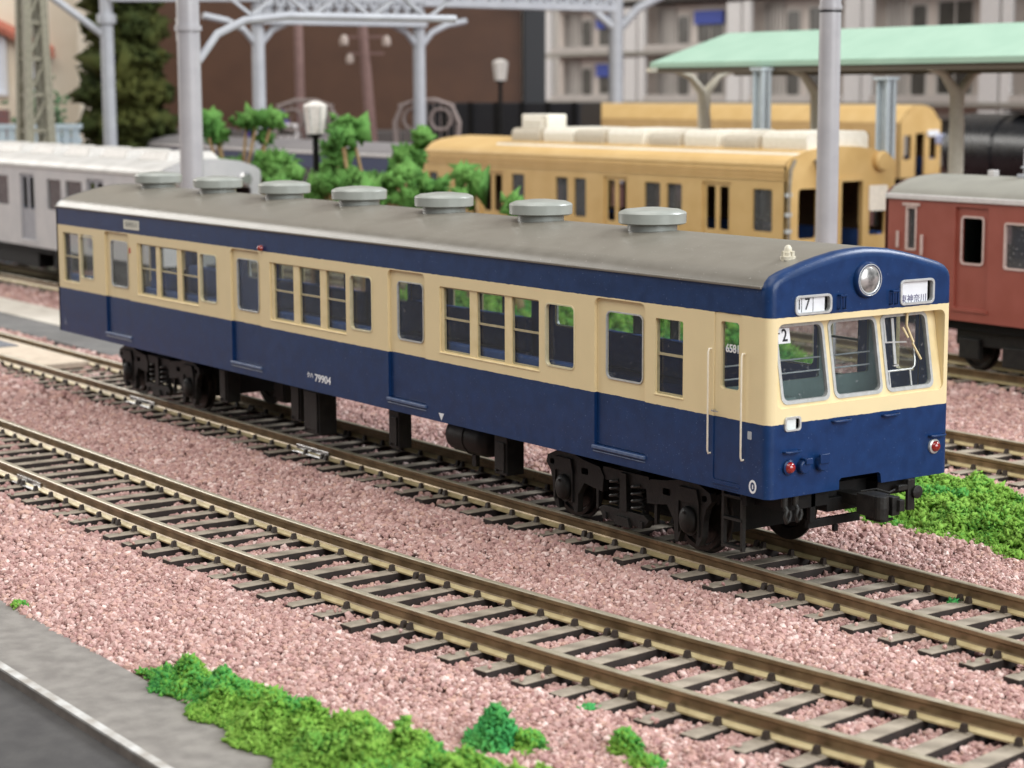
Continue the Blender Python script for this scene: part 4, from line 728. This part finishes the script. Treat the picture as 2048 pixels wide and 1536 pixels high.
# black tank wagon at far right and black hopper wagon in the middle distance
t = thing('tank_wagon', 'glossy black tank wagon behind the canopy post at the right edge', 'wagon', (-38.0, 51.7, .9)); m_tank = mat('gloss_black', (16, 17, 20), (24, 25, 29), rough=.28, scale=2)
mb = MB(); mb.lathe([(.001, -8), (1.0, -7.9), (1.7, -7.5), (1.75, -7.3), (1.75, 9), (1.0, 9.4), (.001, 9.5)], (0, 0, 2.9), 'x', 32); part('tank', mb, m_tank, t, smooth=40)
mb = MB(); mb.cyl((-3, 0, 4.5), (-3, 0, 5.2), .55); mb.cyl((-.6, 0, 4.5), (-.6, 0, 5.0), .4); mb.box(-4.5, -1.5, -1.0, 1.0, 4.72, 4.8); part('dome', mb, m_tank, t, smooth=40)
for x in (-4.6, -2, .6, 3.2):
    mb = MB(); mb.lathe([(1.6, -.06), (1.79, -.06), (1.79, .06), (1.6, .06)], (x, 0, 2.9), 'x', 32); part('strap', mb, m_tank, t)
mb = MB(); mb.box(-8.2, 9.5, -1.3, 1.3, .7, 1.25); part('underframe', mb, m_black, t)
mb = MB(); mb.box(-8.4, -7.9, -1.2, .3, 3.2, 3.7); part('end_lamp', mb, mat('pale_blue_lamp', (186, 196, 226), rough=.4), t, bevel=.1)
for x in (-6, -3, 4, 7):
    for y in (-.875, .875): put('wheel', wheel_me, t, (x, y, .575), (0, 0, 0 if y < 0 else PI))
t = thing('hopper_wagon', 'black open wagon in front of the brown cabinet', 'wagon', (-71, 43.5, 1.6), (0, 0, .55))
mb = MB(); mb.plate([(-4.8, 1.2), (4.8, 1.2), (4.8, 4.4), (-4.8, 4.4)], [], XZ, -1.6, -1.45); mb.plate([(-4.8, 1.2), (4.8, 1.2), (4.8, 4.4), (-4.8, 4.4)], [], XZ, 1.45, 1.6); mb.box(-4.8, -4.65, -1.45, 1.45, 1.2, 4.4); mb.box(4.65, 4.8, -1.45, 1.45, 1.2, 4.4); mb.box(-4.65, 4.65, -1.45, 1.45, 1.2, 1.4)
part('body', mb, mat('wagon_black', (24, 25, 29), (32, 33, 37), rough=.55), t, bevel=.04); mb = MB(); mb.box(-5.2, 5.2, -1.1, 1.1, .75, 1.2)
for x in np.arange(-4.5, 4.6, 1.5): mb.box(x-.1, x+.1, -1.75, -1.6, 1.2, 4.45)
part('underframe', mb, m_black, t)
for x in (-3.4, -1.8, 1.8, 3.4):
    for y in (-.875, .875): put('wheel', wheel_me, t, (x, y, .575), (0, 0, 0 if y < 0 else PI))

# ================================================================== MASTS AND GANTRIES
m_mast = mat('mast_grey', (172, 170, 172), (163, 161, 164), rough=.38, scale=2, coat=.3)
m_mast2 = mat('gantry_grey', (176, 178, 182), (166, 168, 173), rough=.45, scale=2)
def mast(label, x, y, r, ht, extra=None):
    t = thing('catenary_mast', label, 'mast', (x, y, -.4)); mb = MB(); mb.cyl((0, 0, 0), (0, 0, ht), r*1.08, r, n=24); part('pole', mb, m_mast, t, smooth=40)
    mb = MB(); mb.lathe([(.001, 0), (r*1.9, 0), (r*1.9, .15), (r*1.3, .25), (.001, .25)], (0, 0, 0), 'z', 20); part('base', mb, m_mast, t, smooth=30); return t
t = mast('thick light grey mast rising behind the rear of the coach roof', -32.6, 5.75, .315, 13)
for z in (9.1, 10.4):
    mb = MB(); mb.lathe([(.30, -.07), (.38, -.07), (.38, .07), (.30, .07)], (0, 0, z-.2), 'z', 24); part('collar', mb, m_mast, t, smooth=30)
mb = MB(); pts = [(0, .3, 8.0), (0, .9, 8.75), (0, 1.8, 9.15), (0, 3.2, 9.3), (0, 9, 9.3)]; mb.tube(pts, .12, 8); mb.bar((0, .2, 10.0), (0, 9, 10.0), .22)
for k in range(8): mb.bar((0, 1+k, 9.3 if k % 2 else 10), (0, 2+k, 10 if k % 2 else 9.3), .10)
part('bracket_arm', mb, m_mast2, t, smooth=40)
mb = MB(); mb.box(-.5, -.28, -.15, .15, 8.55, 9.2); part('insulator_box', mb, m_rim, t, bevel=.03)
t = mast('thick light grey mast rising between the coach and the yellow train', -13.2, 11.9, .235, 12)
mb = MB(); mb.lathe([(.235, -.05), (.262, -.05), (.262, .02), (.235, .02)], (0, 0, 8.95), 'z', 24); mb.m = 1; mb.lathe([(.238, -.03), (.246, -.03), (.246, .01), (.238, .01)], (0, 0, 8.86), 'z', 24); part('collar', mb, [m_mast, m_black], t, smooth=30)
g = thing('lattice_gantry', 'grey lattice gantry on slim posts standing across the far tracks', 'gantry', (-60.3, 24, -.4))
def gp(s_, z): return (s_*.0, s_, z)
for y, x in ((-7.6, -2.0), (-1.9, 1.0), (7.0, 0)):
    mb = MB(); mb.cyl((x, y, 0), (x, y, 13), .30, .27, n=18); mb.lathe([(.27, -.2), (.40, -.2), (.42, 0), (.40, .2), (.27, .2)], (x, y, 10.2), 'z', 18); part('post', mb, m_mast2, g, smooth=40)
mb = MB()
for a, b, z0, z1 in (((1.0, -1.9), (0, 7.0), 10.15, 11.2), ((0, 7.0), (-1, 19), 11.1, 12.1), ((-2.0, -7.6), (1.0, -1.9), 11.1, 12.1)):
    a, b = Vector((*a, 0)), Vector((*b, 0)); k = 14; P_ = [a.lerp(b, i/k) for i in range(k+1)]
    for dx in (-.35, .35):
        o = Vector((dx, 0, 0)); mb.bar(a+o+Vector((0, 0, z0)), b+o+Vector((0, 0, z0)), .30, .32); mb.bar(a+o+Vector((0, 0, z1)), b+o+Vector((0, 0, z1)), .22, .26)
        for i in range(k): mb.bar(P_[i]+o+Vector((0, 0, z0)), P_[i+1]+o+Vector((0, 0, z1)), .15); mb.bar(P_[i]+o+Vector((0, 0, z1)), P_[i+1]+o+Vector((0, 0, z0)), .15)
part('lattice_beam', mb, m_mast2, g)
mb = MB()
for y, x, sd in ((-1.9, 1, 1), (7, 0, -1), (7, 0, 1), (-1.9, 1, -1)):
    mb.tube([(x, y+sd*.2, 9.2), (x, y+sd*.7, 9.75), (x, y+sd*1.5, 10.1), (x, y+sd*2.6, 10.3)], .15, 8)
mb.tube([(-2, -7.6, 9.4), (-2.7, -9.6, 11.0), (-3.2, -11, 12.2)], .16, 8)
part('curved_bracket', mb, m_mast2, g, smooth=50)
t = thing('gantry_post', 'pale gantry post in front of the apartment block', 'post', (-83.8, 60.8, -.4)); mb = MB(); mb.cyl((0, 0, 0), (0, 0, 16), .48, .44, n=18); part('pole', mb, m_mast2, t, smooth=40)
mb = MB(); mb.tube([(0, -.3, 11.0), (-.6, -1.6, 12.2), (-1.2, -4, 12.9), (-2, -8, 13.1)], .28, 8); mb.tube([(0, .4, 11.0), (.5, 1.4, 12.2), (1, 3, 13)], .28, 8); part('bracket', mb, m_mast2, t, smooth=50)
# olive lattice mast at the far left
t = thing('lattice_mast', 'olive grey lattice mast at the left edge of the photo', 'mast', (-57.0, 10.9, -.4)); m_ol = mat('mast_olive', (140, 136, 118), (118, 114, 98), rough=.7)
mb = MB(); c4 = [(-1, -1), (1, -1), (1, 1), (-1, 1)]; wz = lambda z: .56-.022*z
for a, b in c4: mb.bar((a*wz(0), b*wz(0), 0), (a*wz(14), b*wz(14), 14), .30)
for i in range(10):
    z = i*1.4
    for k in range(4):
        (a, b), (c, d) = c4[k], c4[(k+1) % 4]; w0, w1 = wz(z), wz(z+1.4); mb.bar((a*w0, b*w0, z), (c*w1, d*w1, z+1.4), .12); mb.bar((a*w0, b*w0, z), (c*w0, d*w0, z), .14)
part('lattice', mb, m_ol, t)
# telegraph poles
m_tel = mat('telegraph_brown', (140, 112, 106), (124, 98, 92), rough=.8)
t = thing('telegraph_pole', 'plain brown pole standing before the brown cabinet', 'pole', (-69, 29.6, -.4)); mb = MB(); mb.cyl((0, 0, 0), (-.5, .1, 14), .26, .22, n=12); part('shaft', mb, m_tel, t, smooth=40); mb = MB(); mb.cyl((0, 0, 0), (0, 0, .3), .5, n=12); part('base', mb, m_tel, t)
t = thing('telegraph_pole', 'leaning brown pole with white insulators on two cross arms', 'pole', (-66.2, 32.3, -.4)); mb = MB(); mb.cyl((0, 0, 0), (-.62, -.45, 10.2), .34, .24, n=12); part('shaft', mb, m_tel, t, smooth=40)
mb = MB(); mb.bar((-1.3, -1.15, 9.7), (.2, .5, 9.7), .14); mb.bar((-1.1, -1.0, 8.9), (0, .4, 8.9), .14); part('cross_arm', mb, m_tel, t)
for x, y, z in ((-1.25, -1.15, 9.45), (.15, .45, 9.45), (-1.0, -.95, 8.6), (-.95, -1.3, 9.5)):
    mb = MB(); mb.lathe([(.001, -.2), (.2, -.18), (.22, .1), (.1, .3), (.001, .3)], (x, y, z), 'z', 12); part('insulator', mb, mat('insulator_dull', (176, 160, 150), rough=.5), t, smooth=50)
# lamp posts
def lamp(label, x, y, z0, s_):
    t = thing('street_lamp', label, 'street lamp', (x, y, -.4), group='white lantern street lamps'); mb = MB(); mb.cyl((0, 0, 0), (0, 0, z0+.4), .13*s_, .10*s_, n=12); mb.lathe([(.001, 0), (.3*s_, 0), (.26*s_, .4), (.12*s_, .6), (.001, .6)], (0, 0, 0), 'z', 14); mb.lathe([(.10*s_, -.06), (.24*s_, 0), (.24*s_, .06), (.1*s_, .06)], (0, 0, z0+.4), 'z', 14); part('post', mb, m_black, t, smooth=40)
    mb = MB(); mb.lathe([(.001, .06), (.26*s_, .06), (.37*s_, .95*s_), (.34*s_, 1.0*s_), (.14*s_, 1.1*s_), (.001, 1.12*s_)], (0, 0, z0+.4), 'z', 6); part('lantern', mb, mat('lantern_white', (226, 220, 212), (210, 204, 196), rough=.3), t)
    mb = MB()
    for k in range(6):
        a_ = 2*PI*k/6; mb.bar((.265*s_*math.cos(a_), .265*s_*math.sin(a_), z0+.46), (.375*s_*math.cos(a_), .375*s_*math.sin(a_), z0+.4+.95*s_), .03*s_)
    part('lantern_frame', mb, m_rim, t); return t
lamp('nearer street lamp, its white lantern among the foam trees', -37.4, 12.5, 5.3, 1.0)
lamp('farther street lamp, its white lantern against the brown cabinet', -63.1, 37.5, 7.1, 1.0)
# grey wire arches
m_wire = mat('wire_grey', (150, 136, 130), (130, 116, 110), rough=.6)
def arch(label, x, y, s_=1.0):
    t = thing('wire_arch', label, 'wire frame', (x, y, -.4), (0, 0, .96)); mb = MB(); W2 = 1.45*s_
    for d in (-.3, .3):
        mb.tube([(-W2, d, 4.6), (-W2*1.05, d, 5.6), (-W2*.8, d, 6.4), (-W2*.3, d, 6.65), (W2*.3, d, 6.65), (W2*.8, d, 6.4), (W2*1.05, d, 5.6), (W2, d, 4.6)], .11, 6)
        for c in (-.6, .65): mb.tube([(c*s_+.5*s_*math.cos(k*PI/6), d, 5.75+.5*math.sin(k*PI/6)) for k in range(13)], .08, 6)
        mb.bar((-W2, d, 0), (-W2, d, 4.7), .14); mb.bar((W2, d, 0), (W2, d, 4.7), .14)
    for k in np.linspace(-.9, .9, 9): mb.bar((k*W2, -.3, 6.45), (k*W2, .3, 6.45), .06); mb.bar((k*W2, 0, 4.7), (k*W2, 0, 6.5), .05)
    part('wire', mb, m_wire, t)
arch('grey wire arch behind the nearer street lamp', -64.2, 27.1); arch('grey wire arch at the foot of the gantry post beside the yellow train', -61.1, 31.9)

# ================================================================== PLATFORM AND CANOPY
cp = thing('platform_canopy', 'station canopy with a mint green roof on curved cream posts', 'canopy', (0, 27, 0))
m_mint = mat('mint_roof', (158, 188, 168), (151, 182, 162), rough=.7, scale=1); m_post = mat('post_cream_grey', (214, 208, 192), (204, 198, 181), rough=.6)
mb = MB(); mb.prism([(0, 7.68), (2.6, 8.75), (3.4, 8.75), (6.0, 7.68), (6, 7.5), (3, 8.4), (0, 7.5)], YZ, -37.0, 10); mb.v = [(x-1.3 if (abs(z-7.68) < .01 or abs(z-7.5) < .01) and x < -30 else x, y, z) for x, y, z in mb.v]; part('roof', mb, m_mint, cp)
mb = MB(); mb.box(-38.0, 10, .1, .3, 7.3, 7.52); mb.box(-38, 10, 5.7, 5.9, 7.3, 7.52); mb.box(-37, 10, 2.9, 3.1, 7.2, 8.3); part('beam', mb, mat('beam_brown', (96, 86, 72), rough=.7), cp)
for x in (-39.66+.9, -32.65, -26.11, -19.5, -13):
    mb = MB(); mb.tube([(x, 3, -.4), (x, 3, 5.6), (x, 2.9, 6.6), (x, 2.3, 7.2), (x, 1.2, 7.5)], [.27, .25, .2, .13, .08], 10); mb.tube([(x, 3, 5.6), (x, 3.1, 6.6), (x, 3.7, 7.2), (x, 4.8, 7.5)], [.2, .18, .13, .08], 10); mb.box(x-.12, x+.12, .3, 5.7, 7.35, 7.5); part('post', mb, m_post, cp, smooth=50)
m_bluepost = mat('post_pale_blue', (190, 200, 204), (180, 190, 196), rough=.5)
for i, (x, lab) in enumerate(((-32.05, 'pale blue steel post before the left part of the canopy'), (-26.2, 'pale blue steel post before the canopy, left of the rounded yellow train end'))):
    t = thing('steel_post', lab, 'post', (x, 26.85, -.4)); ht = 7.75 if i == 0 else 7.4; mb = MB(); mb.box(-.24, .24, -.05, .05, 0, ht); mb.box(-.24, -.18, -.22, .22, 0, ht); mb.box(.18, .24, -.22, .22, 0, ht); part('column', mb, m_bluepost, t, bevel=.02); mb = MB(); mb.box(-.3, .3, -.28, .28, ht, ht+.1); part('cap', mb, m_bluepost, t)
t = thing('station_platform', 'plain concrete platform under the mint green canopy', 'platform', (-15, 30, -.4)); mb = MB(); mb.box(-24, 26, -2.4, 2.6, 0, 1.5); part('slab', mb, mat('platform_grey', (160, 156, 148), (150, 146, 138), rough=.8), t, bevel=.05); mb = MB(); mb.box(-24, 26, -2.38, -2.0, 1.5, 1.53); part('edge_line', mb, m_white, t)

# ================================================================== BUILDINGS AND ROOM BEHIND
m_apt = mat('apartment_beige', (214, 204, 196), (205, 194, 186), rough=.8, scale=.6); m_apt2 = mat('apartment_grey', (194, 188, 182), (184, 178, 172), rough=.8, scale=.6); m_aptw = mat('apartment_white', (224, 222, 220), (216, 214, 212), rough=.8)
m_dkwin = mat('window_dark', (62, 58, 52), (76, 72, 66), rough=.3, scale=1); m_blind = mat('blind_blue', (66, 86, 176), (58, 76, 160), rough=.7); m_slab = mat('slab_grey', (150, 146, 138), rough=.8)  # balcony slabs get a plain grey, darker than the walls
apt = thing('apartment_building', 'long beige apartment block with balconies and a few blue blinds', 'building', (-118, 80, -.4))
FL = 3.85; XW = 75
mb = MB(); mb.box(0, XW, 1.4, 9, 0, 13.55); part('wall', mb, m_apt, apt); mb = MB(); mb.box(-.4, XW, -.2, 9, 13.6, 13.9); mb.box(12, XW, 2, 9, 13.9, 15.5); part('roof', mb, mat('roof_dark', (58, 56, 52), rough=.8), apt, bevel=.05)
for f in range(3):
    z0 = 13.55-FL*(f+1)+.0
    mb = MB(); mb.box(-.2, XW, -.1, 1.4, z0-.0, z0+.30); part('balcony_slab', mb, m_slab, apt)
    u = 0; i = 0
    while u < XW-4:
        w = 12.2
        # each flat: end screen, louvred bay, small door, wide window
        mb = MB(); mb.box(u+.1, u+.9, -.05, .2, z0+.3, z0+FL-.15); mb.box(u+10.6, u+12.1, -.05, .25, z0+.3, z0+FL-.2); part('screen', mb, m_aptw, apt)
        mb = MB()
        for k in range(6): mb.box(u+1.0+k*.36, u+1.2+k*.36, 1.2, 1.45, z0+.5, z0+FL-.3)
        part('louvre', mb, m_apt2, apt)
        mb = MB(); mb.plate([(u+3.2, z0+.5), (u+4.8, z0+.5), (u+4.8, z0+FL-.8), (u+3.2, z0+FL-.8)], [rrect(u+3.35, u+4.65, z0+.7, z0+FL-1.0, .3)], XZ, 1.3, 1.41); fr = part('window', mb, m_apt2, apt); mb = MB(); mb.prism(rrect(u+3.35, u+4.65, z0+.7, z0+FL-1.0, .3), XZ, 1.34, 1.38); part('pane', mb, m_dkwin, fr)
        mb = MB(); mb.plate([(u+5.6, z0+.7), (u+8.9, z0+.7), (u+8.9, z0+FL-.7), (u+5.6, z0+FL-.7)], [rrect(u+5.75, u+7.2, z0+.85, z0+FL-.85, .02, 1), rrect(u+7.3, u+8.75, z0+.85, z0+FL-.85, .02, 1)], XZ, 1.25, 1.41); fr = part('window', mb, m_apt2, apt); mb = MB(); mb.box(u+5.7, u+8.8, 1.34, 1.38, z0+.8, z0+FL-.8); part('pane', mb, m_dkwin, fr)
        if (f, i) in ((0, 0), (0, 1), (1, 0)):
            mb = MB(); mb.box(u+5.6, u+8.9, 1.0, 1.2, z0+2.2, z0+3.2); part('blind', mb, m_blind, apt)
        mb = MB(); mb.box(u+.9, u+10.6, -.1, 0, z0+.3, z0+.75); part('balcony_rail', mb, m_apt2, apt)
        u += w+.1; i += 1
# brown cabinet and black upright: rotated to face the layout
yaw = 2.532-PI/2
def facing(u_, d_): p = CAM+d_*(FW+RT*((u_-1024)/4047)); return p
bc = thing('brown_cabinet', 'large plain dark brown cabinet standing behind the layout', 'cabinet', (-96, 41, -.4), (0, 0, yaw)); m_br = mat('cabinet_brown', (72, 46, 30), (80, 52, 34), rough=.5, scale=.5)
mb = MB(); mb.box(-10.3, 17.2, 0, 14, 0, 30); part('panel', mb, m_br, bc, bevel=.1); mb = MB(); mb.box(17.3, 18.7, -.5, 14, 0, 30); part('upright', mb, mat('upright_black', (34, 36, 40), (42, 44, 48), rough=.5), bc, bevel=.1)
mb = MB(); mb.box(-1, 17.2, -3, -.05, 0, 4.6); part('plinth', mb, mat('plinth_grey', (86, 80, 78), (74, 70, 68), rough=.6), bc, bevel=.1)
mb = MB(); mb.box(-10.2, -1.05, -2, -.05, 0, 4.7); part('plinth', mb, mat('plinth_mauve', (112, 102, 108), (100, 92, 98), rough=.6), bc, bevel=.1)
# cream house at far left
ho = thing('model_house', 'cream house with a red tiled eave at the far left', 'house', (-80, 20, -.4), (0, 0, yaw)); m_wall = mat('house_cream', (234, 222, 200), (228, 214, 190), rough=.8, scale=.6)
mb = MB(); mb.box(-12, 2.4, 0, 10, 0, 19); part('wall', mb, m_wall, ho); mb = MB(); mb.add([(-10, -.9, 14.7), (1.2, -.9, 9.1), (1.2, 0, 9.4), (-10, 0, 15.0), (-10, -.9, 14.4), (1.2, -.9, 8.8), (1.2, 0, 8.8), (-10, 0, 14.4)], [(0,1,2,3),(7,6,5,4),(4,5,1,0),(5,6,2,1),(6,7,3,2),(7,4,0,3)]); part('eave', mb, mat('tile_red', (176, 104, 84), (160, 92, 74), rough=.7), ho)
for x0, x1, z0, z1 in ((-4.2, -1.2, 6.9, 9.9), (-.6, .5, 6.6, 8.7)):
    mb = MB(); mb.plate([(x0, z0), (x1, z0), (x1, z1), (x0, z1)], [rrect(x0+.2, x1-.2, z0+.2, z1-.2, .02, 1)], XZ, -.3, .05); w = part('window', mb, m_white, ho); mb = MB(); mb.box(x0+.1, x1-.1, -.1, -.06, z0+.1, z1-.1); part('pane', mb, mat('pane_bright', (226, 232, 240), rough=.3), w)
mb = MB(); mb.cyl((1.1, -1.5, 0), (1.1, -1.5, 13.5), .2); part('downpipe', mb, mat('pipe_grey', (168, 166, 166), rough=.6), ho); mb = MB(); mb.box(-2.6, -1.2, -.5, -.05, 2.5, 6.2); part('door', mb, mat('door_red', (150, 84, 72), (96, 100, 104), rough=.6), ho)
fe = thing('picket_fence', 'pale blue fence in front of the cream house', 'fence', (-60.6, 12.3, -.4), (0, 0, yaw)); m_fb = mat('fence_pale_blue', (188, 202, 208), (176, 190, 198), rough=.6)
for k in range(14):
    mb = MB(); mb.box(-3.4+k*.38, -3.1+k*.38, -.05, .05, 0, 5.7); part('board', mb, m_fb, fe)
mb = MB(); mb.box(-3.4, 1.9, .05, .15, 5.0, 5.25); mb.box(-3.4, 1.9, .05, .15, 3.6, 3.85); mb.box(-3.45, 1.95, -.12, .12, 5.6, 5.8); part('rail', mb, m_fb, fe)
# small vehicles before the cabinet
def van(label, x, y, M, w, h_, yaw_=yaw):
    t = thing('parked_van', label, 'van', (x, y, 3.75), (0, 0, yaw_)); mb = MB(); mb.prism([(-w/2, .3), (w/2, .3), (w/2, h_*.55), (w*.36, h_), (-w*.42, h_), (-w/2, h_*.6)], XZ, -.6, .6); part('body', mb, M, t, bevel=.12); mb = MB(); mb.prism([(-w*.36, h_*.6), (w*.36, h_*.6), (w*.28, h_*.92), (-w*.34, h_*.92)], XZ, -.62, -.6); part('window', mb, m_dkwin, t)
    for xx in (-w*.32, w*.32): mb = MB(); mb.lathe([(.001, -.1), (.3, -.1), (.3, .1), (.001, .1)], (xx, -.6, .3), 'y', 14); part('wheel', mb, m_black, t)
    mb = MB(); mb.box(-w/2, w/2, -.6, .6, -4.9, 0); part('stand', mb, m_apt2, t)
van('purple van half hidden behind the leftmost foam trees', -69.6, 28.0, mat('van_purple', (84, 66, 140), (76, 60, 128), rough=.4), 2.3, 2.0); van('white van beside the purple van', -68.6, 28.6, mat('van_white', (216, 210, 208), rough=.4), 1.2, 1.35); van('grey van beside the nearer street lamp', -67.6, 30.2, mat('van_grey', (150, 144, 146), rough=.5), 1.5, 1.8)
# room wall behind everything
mb = MB(); mb.box(-70, 70, 0, 2, -60, 120); w = part('wall', mb, mat('room_wall', (198, 192, 182), (190, 184, 174), rough=.9), kind='structure', loc=(-150, 100, 0), rot=(0, 0, yaw)); w.scale = (2.2, 1, 1)
